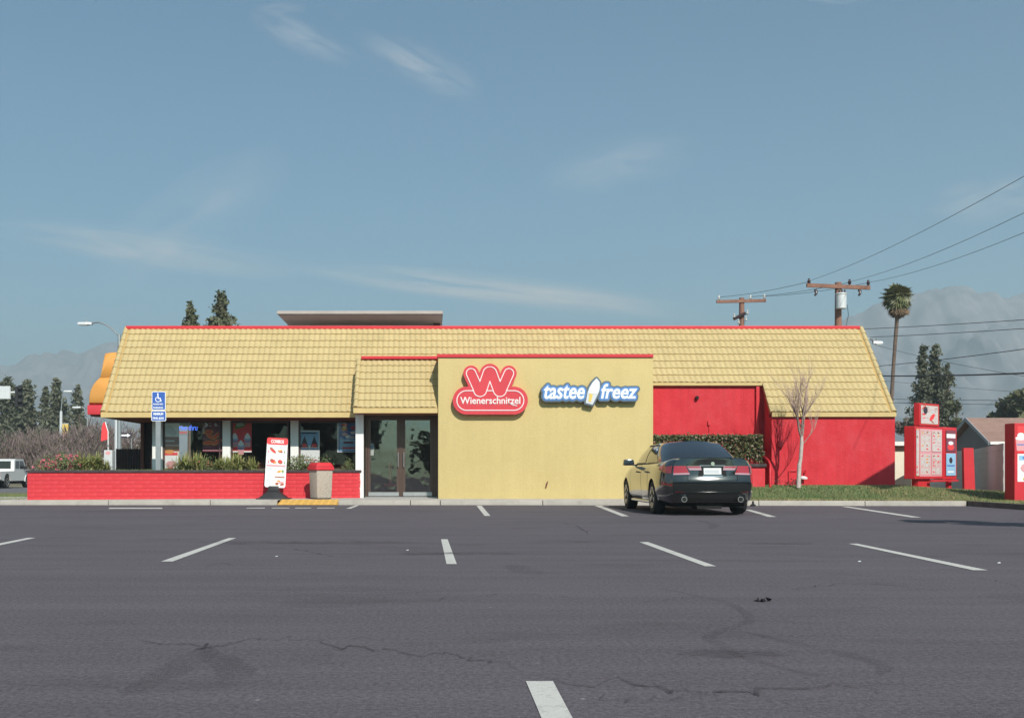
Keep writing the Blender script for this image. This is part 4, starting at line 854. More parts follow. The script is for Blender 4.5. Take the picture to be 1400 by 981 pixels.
for (u, v, a, b, th, c) in ((-5.5,50.5,5.6,2.1,-.7,'brown'),(-5.2,50,4.6,1.0,-.7,'red'),(4.6,49.5,3.8,1.6,-.3,'brown'),(4.6,50.6,3.2,1.0,.3,'orange'),(-4.6,35.8,4.6,2.6,-.5,'brown'),(-4.4,35.6,3.4,1.2,.5,'red'),(-1.5,34.2,2.2,1.5,0,'orange'),(5.3,35.3,3.6,2.9,-.4,'brown'),(5.3,35.8,2.8,1.3,-.3,'red'),
                        (5.0,22.2,3.4,1.7,.4,'orange'),(7,23,2,1.2,0,'yellow'),(9.8,22.5,1.2,2.4,0,'green'),(2.6,5.2,2.3,1.9,0,'brown'),(8.2,7.2,4.2,1.4,.15,'pink'),(9.8,4.6,3.0,1.5,.3,'brown'),(4.6,9.2,2.6,1.1,0,'orange')):
    pr.ell(u*s, v*s, a*s, b*s, c, th)
for (u, v) in ((-11,49.5),(10.6,49.5),(-10.6,35),(11.2,34.5)): pr.rect((u-.5)*s,(v-2.2)*s,(u+.5)*s,(v+2)*s,'red' if u < 0 else 'green')
for v in (43.5, 28.0, 19.0, 13.0): pr.rect(-13.2*s, v*s, 13.2*s, (v+.35)*s, 'grey')
pr.rect(-.2*s, 28.5*s, .2*s, 57*s, 'grey'); pr.rect(-13*s,29.0*s,13*s,31*s,'pink'); pr.rect(-1*s,14*s,12.6*s,15.4*s,'brown')
for v in (26.5,25,23.4,21.8,17.2,15.6,11.2,9.6,8,6.2,4.6): pr.rect(-12*s, (v-.35)*s, (-12+random.uniform(5,9.4))*s, (v+.25)*s, 'grey')
for u in (-9.5, 4.2):
    for v in (55.6, 54.2): pr.rect((u-1.5)*s, v*s, (u+4)*s, (v+.5)*s, 'grey')
pr.done(cb)
mb = MB().frus((X(374,d), d+.02), .42, .28, .17, .12, gz, gz+.20); mb.frus((X(374,d), d+.02), .17, .05, .14, .04, gz+.20, Z(664,d)); obj('weighted_base', mb, M['black'], cb, bevel=.015, smooth=40)
obj('base_foot', MB().box((X(352,d), d-.30, gz-.002), (X(397,d), d+.32, gz+.025)), M['black'], cb, bevel=.01)

# ---------------------------------------------------------------- trash can
d = 28.75
tcn = thing('trash_can', (X(439,d), d, gz), 'pebbled beige trash can with red lid before the planter', 'trash can')
M['aggregate'] = mat('exposed_aggregate', (.50,.44,.37), .9, col2=(.34,.28,.23), vs=28, bump=.8, bs=60)
cx = X(438.6, d); s = d/F; TM = Matrix.Translation((cx, d, 0)) @ Matrix.Rotation(R(33), 4, 'Z')
def tb_(*fr): 
    mb = MB(); mb.M = TM
    for a0, a1, z0, z1 in fr: mb.frus((0,0), a0*s, a0*s, a1*s, a1*s, z0, z1)
    return mb
obj('bin_body', tb_((11.0, 12.3, gz+.02, Z(642.5,d))), M['aggregate'], tcn, bevel=.035, smooth=40)
obj('lid', tb_((13.9, 13.5, Z(642.3,d), Z(637.5,d)), (13.5, 10.2, Z(637.5,d)+.001, Z(632,d))), M['redtrim'], tcn, bevel=.025, smooth=40)
obj('foot_ring', tb_((10.4, 10.4, gz-.003, gz+.02)), M['black'], tcn)

# ---------------------------------------------------------------- hedge in its red planter
hp = thing('raised_planter', (7.9, 29.6, .1), 'red raised planter with dark cap under the hedge', 'planter')
hx0, hx1 = 6.16, X(1046, 29.2)
obj('planter_side', MB().box((hx0, 29.2, -.05), (hx1, 29.35, Z(638,29.2))).box((hx1-.15, 29.351, -.05), (hx1, 30.855, Z(638,29.2))), M['brick'], hp)
obj('planter_cap', MB().box((hx0, 29.14, Z(638,29.2)+.002), (hx1+.03, 29.42, Z(633.5,29.2))).box((hx1-.2, 29.421, Z(638,29.2)+.002), (hx1+.03, 30.855, Z(633.5,29.2))), M['dark'], hp, bevel=.012)
obj('planter_soil', MB().box((hx0, 29.36, .5), (hx1-.16, 30.855, .98)), M['soil'], hp)
hl = [mat('hedge_leaf', (.06,.08,.028), .45, col2=(.13,.135,.055), vs=6), mat('hedge_leaf_dry', (.26,.165,.115), .5, col2=(.14,.10,.05), vs=6)]
r = random.Random(4); mb = MB()
x0, x1, y0, y1, z0, z1 = hx0+.02, X(1038,29.6), 29.35, 30.65, Z(631,29.5), Z(596.5,29.6)
for i in range(15000):
    f = r.random(); p = Vector((r.uniform(x0,x1), y0 + (y1-y0)*r.random()**2.2, r.uniform(z0,z1)))
    if f < .3: p.z = z1 - abs(r.gauss(0,.04))
    elif f < .36: p.x = x1 - abs(r.gauss(0,.05))
    p += Vector((r.gauss(0,.03), r.gauss(0,.03), r.gauss(0,.028)))
    if p.z < z0+.14 and r.random() < .65: continue
    u = Vector((r.gauss(0,1), r.gauss(-.4,1), r.gauss(.3,1))).normalized(); v = u.orthogonal().normalized(); v.rotate(Quaternion(u, r.uniform(0,6.28))); s_ = r.uniform(.028,.055)
    mb.add([p-v*s_*.55, p+u*s_, p+v*s_*.55, p-u*s_], [(0,1,2,3)], 1 if r.random() < .33 else 0)
hg = thing('hedge', (7.9, 30, 1.0), 'clipped hedge with reddish leaves behind the parked dark car', 'hedge')
tag(obj('foliage', mb, hl, hg, fix=False), kind='stuff')
mb = MB()
for i in range(14):
    x = x0+.1+(x1-x0-.2)*i/13+r.gauss(0,.05); y = r.uniform(29.6,30.3); q = [(x,y,.98)]
    for k in range(4): q.append((q[-1][0]+r.gauss(0,.07), y+r.gauss(0,.05), q[-1][2]+.17))
    mb.tube(q, [.022,.02,.016,.012,.008], 5)
tag(obj('stems', mb, M['stem'], hg), kind='stuff')
rl = thing('handrail', (hx1+.05, 29.1, 0), 'bent red pipe handrail at the end of the hedge planter', 'handrail')
obj('rail', MB().tube([P(1041,620,30.9), P(1051,630,29.6), P(1053.2,635,29.2), P(1053,645,29.1), P(1053,668,29.1)], .035, 8), M['redtrim'], rl, smooth=50)
# little stuff in the lawn
wl = thing('weed_clump', (X(1073,29.6), 29.6, .42), 'small reddish weeds against the red wall left of the young tree', 'weeds')
o = tag(link('leaves', bush_mesh(77, 160, .3, .12, .25, .03, [mat('reddish_weed', (.25,.03,.03), .7), M['stem']], .3)), kind='stuff'); o.parent = wl
HAZE, HAZE_C = .0006, (.68,.79,.84,1)
# ---------------------------------------------------------------- dark sedan
M['carpaint'] = mat('dark_green_car_paint', (.007,.0095,.0085), .14, coat=1.0, metal=.0, spec=.8)
M['carglass'] = mat('dark_car_glass', (.012,.014,.02), .04, spec=1.0, coat=.6); M['tyre'] = mat('tyre_rubber_black', (.02,.019,.019), .85, bump=.3, bs=20)
M['alloy'] = mat('alloy_rim', (.48,.47,.46), .35, metal=.6); M['chrome'] = mat('chrome', (.75,.75,.74), .12, metal=1); M['lampred'] = mat('lamp_red_plastic', (.33,.025,.035), .15, coat=.8); M['lampclear'] = mat('lamp_clear_plastic', (.42,.25,.28), .15, coat=.8)
M['under'] = mat('black_underbody', (.012,.011,.011), .9); M['plate'] = mat('number_plate_white', (.62,.64,.63), .4)
def smooth_tab(tab, t):
    ks = [a[0] for a in tab]; i = 0
    t = max(ks[0], min(ks[-1], t))
    while i < len(ks)-2 and t > ks[i+1]: i += 1
    u = (t-ks[i])/(ks[i+1]-ks[i]); p = [tab[max(i-1,0)], tab[i], tab[i+1], tab[min(i+2,len(ks)-1)]]
    out = []
    for k in range(len(tab[0][1])):
        a, b, c, d = (q[1][k] for q in p); m1 = (c-a)/(p[2][0]-p[0][0])*(ks[i+1]-ks[i]); m2 = (d-b)/(p[3][0]-p[1][0])*(ks[i+1]-ks[i])
        out.append((2*u**3-3*u*u+1)*b + (u**3-2*u*u+u)*m1 + (-2*u**3+3*u*u)*c + (u**3-u*u)*m2)
    return out
def boolean_cut(me, cutters):
    o = bpy.data.objects.new('b', me); C.objects.link(o); cs = []
    for cme in cutters:
        c = bpy.data.objects.new('c', cme); C.objects.link(c); cs.append(c); md = o.modifiers.new('b', 'BOOLEAN'); md.object = c; md.operation = 'DIFFERENCE'; md.solver = 'EXACT'
    dg = bpy.context.evaluated_depsgraph_get(); out = bpy.data.meshes.new_from_object(o.evaluated_get(dg))
    for x in cs + [o]: bpy.data.objects.remove(x)
    return out
def loft_body(zt, wt, y0, y1, yr, yf, bulge_r, bulge_f, ny=56, nxx=9):
    """side walls lofted along y, closed by curved rear and front fascias; half sections given by tables of heights and half widths"""
    K = len(zt[0][1]); bm = bmesh.new(); rows = []
    for i in range(ny+1):
        y = y0 + (y1-y0)*i/ny; z = smooth_tab(zt, y); w_ = smooth_tab(wt, y); e0 = max(0, 1-i/2.0); 
        ye = [y + ((yr[k]-yr[-1]) if i == 0 else 0) + ((yf[k]-yf[-1]) if i == ny else 0) for k in range(K)]
        Lr = [bm.verts.new((-w_[k], ye[k], z[k])) for k in range(K)]; Rr = [bm.verts.new((w_[k], ye[k], z[k])) for k in range(K)]; rows.append((Lr, Rr))
    for (a, b), (c, d) in zip(rows[:-1], rows[1:]):
        for k in range(K-1): bm.faces.new((a[k],c[k],c[k+1],a[k+1])); bm.faces.new((b[k],b[k+1],d[k+1],d[k]))
        bm.faces.new((a[0],b[0],d[0],c[0])); 
        m1, m2 = [], []
        for q, lst in ((a, m1),(b, m2)): pass
        bm.faces.new((a[-1],c[-1],d[-1],b[-1]))
    for (Lr, Rr), bl, sg in ((rows[0], bulge_r, -1), (rows[-1], bulge_f, 1)):
        grid = []
        for k in range(K):
            row = [Lr[k]]; a, b = Lr[k].co, Rr[k].co
            for j in range(1, nxx): t = j/nxx; p = a.lerp(b, t); p.y += sg*bl*(1-(2*t-1)**4*.35-(2*t-1)**2*.65); row.append(bm.verts.new(p))
            grid.append(row + [Rr[k]])
        for k in range(K-1):
            for j in range(nxx): bm.faces.new((grid[k][j],grid[k][j+1],grid[k+1][j+1],grid[k+1][j]))
        for row in (grid[0], grid[-1]): bm.faces.new(row)
    bmesh.ops.recalc_face_normals(bm, faces=bm.faces); me = bpy.data.meshes.new('body'); bm.to_mesh(me); bm.free(); return me
def cyl_mesh(x0, x1, y, z, r, n=36):
    mb = MB(); mb.tube([(x0,y,z),(x1,y,z)], r, n); return mb.mesh('cut', M['under'])
def wheel(parent, x, y, z, r, w_, side_, spokes=7):
    t = obj('wheel', MB().tube([(x-side_*w_,y,z),(x-side_*w_*.5,y,z),(x,y,z)], r*.60, 20), M['under'], parent)
    Mx = Matrix.Translation((x, y, z)) @ Matrix.Rotation(R(90)*side_, 4, 'Y')
    mb = MB(); n = 32; prof = [(r*.62,-w_),(r*.93,-w_),(r,-w_+.03),(r,-.03),(r*.94,0),(r*.64,.004),(r*.64,-.03)]; vs = []
    for q, zz_ in prof:
        for j in range(n): a = 2*math.pi*j/n; vs.append(Mx @ Vector((q*math.cos(a), q*math.sin(a), zz_)))
    mb.add(vs, [(i*n+j,i*n+(j+1)%n,(i+1)*n+(j+1)%n,(i+1)*n+j) for i in range(len(prof)-1) for j in range(n)]); obj('tyre', mb, M['tyre'], t, smooth=40)
    mb = MB(); mb.M = Mx
    for q0, q1 in ((.60,.645),): 
        v = []
        for qq, zq in ((q0,-.05),(q0,.004),(q1,.008),(q1,-.05)):
            for j in range(n): a = 2*math.pi*j/n; v.append((r*qq*math.cos(a), r*qq*math.sin(a), zq))
        mb.add(v, [(i*n+j,i*n+(j+1)%n,(i+1)*n+(j+1)%n,(i+1)*n+j) for i in range(3) for j in range(n)])
    for k in range(spokes):
        a = 2*math.pi*k/spokes
        for da in (-.13,.13):
            ca, sa = math.cos(a+da), math.sin(a+da); tx, ty = -sa*.022, ca*.022
            mb.add([(r*.10*ca-tx,r*.10*sa-ty,-.004),(r*.10*ca+tx,r*.10*sa+ty,-.004),(r*.62*ca+tx,r*.62*sa+ty,.004),(r*.62*ca-tx,r*.62*sa-ty,.004),(r*.10*ca-tx,r*.10*sa-ty,-.04),(r*.10*ca+tx,r*.10*sa+ty,-.04),(r*.62*ca+tx,r*.62*sa+ty,-.04),(r*.62*ca-tx,r*.62*sa-ty,-.04)], [(0,1,2,3),(0,4,5,1),(1,5,6,2),(2,6,7,3),(3,7,4,0)])
    mb.lathe([(r*.16,-.03),(r*.16,.006),(r*.1,.014),(.001,.016)], 14); obj('rim', mb, M['alloy'], t, smooth=40); return t
car = thing('sedan', (0,0,0), 'dark green four door sedan parked nose in at the kerb', 'car')
ZT = [(-1.02,[.25,.33,.46,.62,.66,.80,.95,1.05,1.085]), (-.8,[.24,.31,.45,.62,.66,.80,.95,1.04,1.08]), (-.4,[.22,.28,.43,.61,.66,.80,.93,1.005,1.045]), (.3,[.20,.26,.40,.60,.66,.80,.91,.975,1.01]), (1.4,[.20,.26,.40,.60,.66,.80,.90,.96,.985]),
      (2.4,[.20,.26,.40,.60,.66,.80,.89,.945,.975]), (2.9,[.20,.26,.40,.59,.65,.76,.85,.905,.94]), (3.4,[.21,.27,.40,.57,.62,.70,.78,.82,.85]), (3.74,[.24,.29,.40,.52,.57,.62,.67,.70,.72])]
WT = [(-1.02,[.64,.70,.735,.745,.74,.735,.71,.66,.58]), (-.8,[.74,.81,.845,.855,.852,.845,.82,.76,.68]), (-.4,[.79,.87,.905,.918,.915,.905,.875,.81,.74]), (.3,[.80,.88,.91,.92,.92,.912,.89,.845,.79]), (1.4,[.80,.87,.90,.915,.92,.915,.895,.86,.81]),
      (2.4,[.80,.87,.90,.915,.92,.91,.885,.84,.77]), (2.9,[.79,.87,.905,.918,.915,.90,.86,.79,.70]), (3.4,[.74,.82,.87,.88,.87,.84,.79,.70,.6]), (3.74,[.62,.70,.76,.76,.74,.70,.62,.52,.42])]
yr = [.08,.02,-.05,-.065,-.03,-.005,.02,.0,.0]; yf = [-.05,0,.05,.04,.02,.0,0,0,0]
body = loft_body(ZT, WT, -1.02, 3.74, yr, yf, .09, .16)
for m in (M['carpaint'],): body.materials.append(m)
cut = []
for yy in (0, 2.8):
    for sx in (-1, 1): cut.append(cyl_mesh(sx*.66, sx*1.1, yy, .335, .368))
body = boolean_cut(body, cut); body.materials.clear(); body.materials.append(M['carpaint']); body.name = 'body'
body.polygons.foreach_set('use_smooth', [True]*len(body.polygons)); body.set_sharp_from_angle(angle=R(38))
link('body', body, car)
# greenhouse: outline control points (x, y) at the belt and at the roof edge, half side, rear centre to front centre
BZ, TZ = .985, 1.405
belt = [(0,-.66),(.30,-.645),(.585,-.55),(.70,-.38),(.775,-.10),(.785,.02),(.805,.40),(.815,.98),(.815,1.06),(.805,1.7),(.785,2.22),(.76,2.40),(.68,2.56),(.36,2.70),(0,2.74)]
topp = [(0,.30),(.27,.315),(.49,.38),(.555,.52),(.585,.66),(.590,.72),(.600,.86),(.605,1.06),(.605,1.12),(.600,1.34),(.585,1.54),(.57,1.62),(.52,1.70),(.27,1.80),(0,1.83)]
def gp_(k, t):
    (a, b), (c, d) = belt[k], topp[k]; bow = math.sin(math.pi*t); zb = BZ + (.055 if k < 3 else .03 if k < 5 else 0); ztop = TZ + .045*(1-abs(c)/.61)**.8
    return Vector((a+(c-a)*t + .035*bow*(a/.8), b+(d-b)*t + (-.04*bow if k < 3 else .05*bow if k > 11 else 0), zb+(ztop-zb)*t))
NT = 6; bm = bmesh.new(); cols = []
idx = [(k, 1) for k in range(15)] + [(k, -1) for k in range(13, 0, -1)]
for k, s_ in idx:
    col = []
    for j in range(NT+1): p = gp_(k, j/NT); p.x *= s_; col.append(bm.verts.new(p))
    cols.append(col)
n = len(cols)
for i in range(n):
    for j in range(NT): bm.faces.new((cols[i][j], cols[(i+1)%n][j], cols[(i+1)%n][j+1], cols[i][j+1]))
# roof skin: rows across from matching left/right columns
prev = [cols[0][NT]]
for k in range(1, 14):
    a, b = cols[k][NT], cols[28-k][NT]; row = [a]
    for j in range(1, 8): t = j/8; p = a.co.lerp(b.co, t); p.z += .055*(1-(2*t-1)**2)*math.sin(math.pi*min(1,max(0,(k-.2)/13.2)))**.5; row.append(bm.verts.new(p))
    row.append(b)
    if len(prev) == 1:
        for j in range(8): bm.faces.new((prev[0], row[j+1], row[j]))
    else:
        for j in range(8): bm.faces.new((prev[j], prev[j+1], row[j+1], row[j]))
    prev = row
for j in range(8): bm.faces.new((prev[j], prev[j+1], cols[14][NT]))
bmesh.ops.recalc_face_normals(bm, faces=bm.faces); me = bpy.data.meshes.new('cabin_roof'); bm.to_mesh(me); bm.free(); me.materials.append(M['carpaint']); me.polygons.foreach_set('use_smooth', [True]*len(me.polygons)); me.set_sharp_from_angle(angle=R(45)); link('cabin_roof', me, car)
def window(name, ks, t0, t1, m, off=.007, shrink=0):
    mb = MB(); vs = []; T = 6
    for s_, kk in ks:
        k0 = int(math.floor(kk)); f = kk - k0; 
        for j in range(T+1):
            t = t0+(t1-t0)*j/T; p = gp_(k0, t).lerp(gp_(min(k0+1,14), t), f); q = gp_(k0, t+.02).lerp(gp_(min(k0+1,14), t+.02), f)
            p.x *= s_; c = Vector((0, max(.6, min(1.6, p.y)), .8)); nrm = (p-c).normalized(); vs.append(p + nrm*off)
    mb.add(vs, [(a*(T+1)+j, a*(T+1)+j+1, (a+1)*(T+1)+j+1, (a+1)*(T+1)+j) for a in range(len(ks)-1) for j in range(T)])
    return obj(name, mb, m, car, smooth=60)
window('rear_window', [(-1,2.0),(-1,1.5),(-1,1),(-1,.5),(1,0),(1,.5),(1,1),(1,1.5),(1,2.0)], .05, .95, M['carglass'])
window('windscreen', [(-1,12.2),(-1,13),(-1,13.5),(1,14),(1,13.5),(1,13),(1,12.2)], .06, .94, M['carglass'])
for s_ in (-1, 1):
    window('side_window', [(s_,4.7),(s_,5.2),(s_,6),(s_,6.92)], .08, .86, M['carglass']); window('side_window', [(s_,8.08),(s_,9),(s_,10),(s_,11.0)], .08, .86, M['carglass'])
    window('window_trim', [(s_,4.3),(s_,5),(s_,6),(s_,7),(s_,8),(s_,9),(s_,10),(s_,11.3)], .0, .06, M['black'], .010); window('window_trim', [(s_,4.3),(s_,5),(s_,6),(s_,7),(s_,8),(s_,9),(s_,10),(s_,11.3)], .88, .95, M['black'], .010)
    for yy in (0, 2.8): wheel(car, s_*.905, yy, .33, .33, .215, s_)
    mr = obj('mirror', MB().frus((s_*1.0, 2.02), .125, .07, .105, .055, .965, 1.10), M['carpaint'], car, bevel=.03, smooth=50); obj('mirror_glass', MB().box((s_*1.0-.095, 1.945, .985), (s_*1.0+.095, 1.955, 1.08)), M['carglass'], mr); obj('mirror_arm', MB().box((s_*.84-.06, 2.0, .955), (s_*.84+.06, 2.06, .99)), M['carpaint'], mr)
    for yy in (.38, 1.32): obj('door_handle', MB().tube([(s_*.905,yy,.825),(s_*.945,yy+.04,.83),(s_*.945,yy+.2,.835),(s_*.905,yy+.24,.835)], .016, 6), M['carpaint'], car, smooth=50)
    obj('sill_trim', MB().box((s_*.845-.03, .45, .20), (s_*.845+.03, 2.38, .25)), M['carpaint'], car, bevel=.012)
def fas_y(x, z):          # depth of the rear fascia at (x, z)
    zs = [.25,.33,.46,.62,.66,.80,.95,1.05,1.085]; ws = WT[0][1]; w_ = float(np.interp(z, zs, ws)); t = min(1, abs(x)/w_); return -1.02 + float(np.interp(z, zs, yr)) - .09*(1 - t**4*.35 - t*t*.65)
def patch(name, pts, m, off=.006, n=6, parent=None):     # quad (x,z) corners bl, br, tr, tl laid on the fascia
    vs = []
    for j in range(n+1):
        for i in range(n+1):
            u, v = i/n, j/n; a = Vector(pts[0]).lerp(Vector(pts[1]), u); b = Vector(pts[3]).lerp(Vector(pts[2]), u); p = a.lerp(b, v); vs.append((p.x, fas_y(p.x, p.y)-off, p.y))
    o = len(vs); vs += [(x, y+off+.03, z) for x, y, z in vs]
    fs = [(j*(n+1)+i, j*(n+1)+i+1, (j+1)*(n+1)+i+1, (j+1)*(n+1)+i) for j in range(n) for i in range(n)]
    e = [(i, i+1) for i in range(n)] + [(n+j*(n+1), n+(j+1)*(n+1)) for j in range(n)] + [(n*(n+1)+i+1, n*(n+1)+i) for i in reversed(range(n))] + [((j+1)*(n+1), j*(n+1)) for j in reversed(range(n))]
    fs += [(a, b, b+o, a+o) for a, b in e]
    return obj(name, MB().add(vs, fs), m, parent or car, smooth=40)
for s_ in (-1, 1):
    q = lambda *p: [(s_*a, b) for a, b in p]
    tl = patch('tail_light', q((.43,.80),(.72,.795),(.70,.945),(.49,.945)), M['lampred']); patch('clear_strip', q((.425,.782),(.72,.775),(.72,.805),(.432,.815)), M['lampclear'], .012, parent=tl)
    # the lamp wraps onto the rear wing
    vs = []
    for i in range(5):
        y = -1.0 + .28*i/4; w_ = smooth_tab(WT, y); z_ = smooth_tab(ZT, y)
        for zq in (.80+.03*i/4, .87+.01*i/4, .945-.02*i/4): vs.append((s_*(float(np.interp(zq, z_, w_))+.006), y, zq))
    obj('wing_lens', MB().add(vs, [(3*i+j,3*i+3+j,3*i+4+j,3*i+1+j) for i in range(4) for j in range(2)]), M['lampred'], tl, smooth=60, fix=False)
    il = patch('trunk_light', q((.20,.865),(.425,.865),(.475,.94),(.22,.94)), M['lampclear']); patch('red_strip', q((.22,.908),(.45,.908),(.465,.932),(.23,.932)), M['lampred'], .010, parent=il)
    patch('reflector', q((.52,.435),(.68,.44),(.68,.458),(.52,.453)), M['lampred'], .006)
    mb = MB(); mb.tube([(s_*.53,-1.12,.315),(s_*.53,-.9,.315)], .055, 16); ex = obj('exhaust_tip', mb, M['chrome'], car, smooth=50); obj('exhaust_bore', MB().tube([(s_*.53,-1.1225,.315),(s_*.53,-1.0,.315)], .043, 16), M['under'], ex)
patch('plate_recess', [(-.27,.755),(.27,.755),(.235,.935),(-.235,.935)], M['under'], .004); 
pl = patch('number_plate', [(-.165,.785),(.165,.785),(.165,.905),(-.165,.905)], M['plate'], .012, 2)
pr = Print((0,-1.128,0), (1,0,0), (0,0,1), (0,-1,0))
for k in range(7): pr.rect(-.13+k*.038, .815, -.108+k*.038, .872, 'grey')
pr.done(pl); patch('plate_garnish', [(-.24,.945),(.24,.945),(.23,.965),(-.23,.965)], M['chrome'], .012)
patch('plate_lip', [(-.19,.752),(.19,.752),(.18,.766),(-.18,.766)], M['chrome'], .012)
patch('bumper_ledge', [(-.725,.635),(.725,.635),(.72,.655),(-.72,.655)], M['carpaint'], .022); patch('valance', [(-.56,.27),(.56,.27),(.48,.40),(-.48,.40)], M['under'], .004); patch('bumper_crease', [(-.66,.44),(.66,.44),(.66,.452),(-.66,.452)], M['carpaint'], .020)
patch('trunk_gap', [(-.47,.668),(.47,.668),(.47,.676),(-.47,.676)], M['under'], .004)
for s_ in (-1,1): patch('trunk_gap', [(s_*.47,.67),(s_*.478,.67),(s_*.478,.79),(s_*.466,.79)], M['under'], .004)
obj('spoiler_lip', MB().tube([(-.56,-1.02,1.083),(-.3,-1.085,1.093),(0,-1.105,1.097),(.3,-1.085,1.093),(.56,-1.02,1.083)], .014, 6), M['carpaint'], car, smooth=50)
obj('emblem', MB().tube([(0,-1.135,.985),(0,-1.115,.985)], .035, 14), M['chrome'], car, smooth=50)
obj('roof_antenna', MB().frus((0,.42), .03,.07,.012,.03,1.455,1.50), M['black'], car)
obj('underbody', MB().box((-.64,-.85,.16),(.64,3.3,.36)).box((-.25,-.95,.13),(.22,-.5,.30)), M['under'], car)
obj('front_axle', MB().box((-.8,2.7,.22),(.8,2.9,.4)).box((-.8,-.1,.22),(.8,.1,.4)), M['under'], car)
def seam(s_, y, za, zb_, yy2=None):
    vs = []; n = 8
    for i in range(n+1):
        z = za + (zb_-za)*i/n; w_ = smooth_tab(WT, y); q = smooth_tab(ZT, y); x = float(np.interp(z, q, w_)) + .003; vs += [(s_*x, y-.006, z), (s_*x, y+.006, z)]
    obj('door_seam', MB().add(vs, [(2*i,2*i+1,2*i+3,2*i+2) for i in range(n)]), M['under'], car, fix=False)
for s_ in (-1, 1):
    for y in (.42, 1.09, 2.28): seam(s_, y, .27, .955)
CS = 1.07
car.matrix_basis = Matrix.Translation((5.63, 22.1, 0)) @ Matrix.Rotation(R(-.2), 4, 'Z') @ Matrix.Scale(CS, 4)

# ---------------------------------------------------------------- white pickup out on the street
M['truckpaint'] = mat('white_truck_paint', (.70,.69,.67), .35, coat=.6)
tk = thing('pickup_truck', (0,0,0), 'white pickup truck on the street past the planter, tail to the camera', 'pickup truck')
arch = lambda c: [(c+.47*math.cos(R(180-q*18)), .44+.47*math.sin(R(180-q*18))) for q in range(11)][::-1]
side_p = [(-2.6,.55),(-2.62,1.02),(-.45,1.05),(-.42,1.70),(-.2,1.80),(1.0,1.80),(1.55,1.18),(2.55,1.08),(2.7,.95),(2.72,.5)] + arch(1.75) + arch(-1.55)
obj('body', MB().prism(side_p, (-.92,0,0), (0,1,0), (0,0,1), (1.84,0,0)), M['truckpaint'], tk, smooth=25)
obj('tailgate_seam', MB().box((-.72,-2.626,.62),(.72,-2.618,.635)).box((-.2,-2.64,.86),(.2,-2.618,.93)), M['black'], tk)
obj('rear_window', MB().box((-.7,-.465,1.2),(.7,-.42,1.66)), M['carglass'], tk)
for s_ in (-1,1):
    obj('side_window', MB().prism([(-.28,1.2),(-.25,1.66),(.32,1.68),(.32,1.2)], (s_*.925-.006,0,0), (0,1,0), (0,0,1), (.012,0,0)), M['carglass'], tk); obj('side_window', MB().prism([(.42,1.2),(.42,1.68),(.95,1.68),(1.38,1.2)], (s_*.925-.006,0,0), (0,1,0), (0,0,1), (.012,0,0)), M['carglass'], tk)
    obj('tail_light', MB().box((s_*.84-.07,-2.66,.72),(s_*.84+.07,-2.58,1.0)), M['lampred'], tk, bevel=.01); obj('mirror', MB().box((s_*1.05-.1,1.0,1.15),(s_*1.05+.1,1.08,1.36)), M['black'], tk, bevel=.02)
    obj('fender_flare', MB().tube([(s_*.93, 1.75+.49*math.cos(a), .38+.49*math.sin(a)) for a in [R(i*18) for i in range(11)]], .035, 6), M['truckpaint'], tk, smooth=50)
    for y in (-1.55, 1.75): wheel(tk, s_*.93, y, .38, .38, .26, s_, 6)
obj('rear_bumper', MB().box((-.9,-2.78,.48),(.9,-2.6,.66)), M['chrome'], tk, bevel=.02); obj('underbody', MB().box((-.7,-2.4,.3),(.7,2.5,.9)), M['under'], tk)
obj('windscreen', MB().box((-.75,1.0,1.2),(.75,1.06,1.6)), M['carglass'], tk) if False else None
tk.matrix_basis = Matrix.Translation((X(3,55.5), 55.5, -.03)) @ Matrix.Rotation(R(1), 4, 'Z') @ Matrix.Scale(.86, 4)

# ---------------------------------------------------------------- young bare tree on the lawn
M['bark'] = mat('grey_bark', (.26,.20,.17), .9, var=.3, vs=9, bump=.5); M['paintbark'] = mat('pale_trunk', (.47,.40,.36), .85, var=.16, vs=8, bump=.4); M['twig'] = mat('reddish_twig', (.36,.25,.215), .9, var=.2, vs=6)
def bare_tree(seed, segs, base_r, spread, gen, up=.25):
    r = random.Random(seed); mb = MB()
    def branch(p, d, L_, rad, g):
        pts = [p]; q = p.copy(); dd = d.copy(); n = 4 if g < 3 else 3
        for k in range(n): dd = (dd + Vector((r.gauss(0,.10), r.gauss(0,.10), up*.35))).normalized(); q = q + dd*L_/n; pts.append(q.copy())
        mb.tube(pts, [rad*(1-.45*k/n) for k in range(n+1)], 5 if g < 2 else 3, 0 if g < 1 else 1, cap=False)
        if g >= gen: return
        for k in range(r.choice((1,2,3)) if g else 4):
            t = r.uniform(.3,1) if g else r.uniform(.45,1); b = pts[min(n, int(t*n)+0)]; a = r.uniform(0,6.28); nd = (dd + Vector((math.cos(a), math.sin(a), .3))*spread*r.uniform(.5,1.2)).normalized(); branch(b, nd, L_*r.uniform(.55,.8), rad*.5, g+1)
        branch(pts[-1], dd, L_*.75, rad*.55, g+1)
    for p, d, L_, rad in segs: branch(Vector(p), Vector(d).normalized(), L_, rad, 0)
    return mb
d = 28.9; tz = Z(664,d)
yt = thing('young_tree', (X(1091.5,d), d, tz-.02), 'young leafless tree with pale trunk in front of the red wall', 'tree')
bx = X(1091.5,d)
obj('trunk', MB().tube([(bx,d,tz-.05),(bx+.03,d,tz+.6),P(1094.5,628,d),P(1096,606,d),P(1096,596,d)], [.062,.055,.048,.05,.042], 10), M['paintbark'], yt, smooth=60)
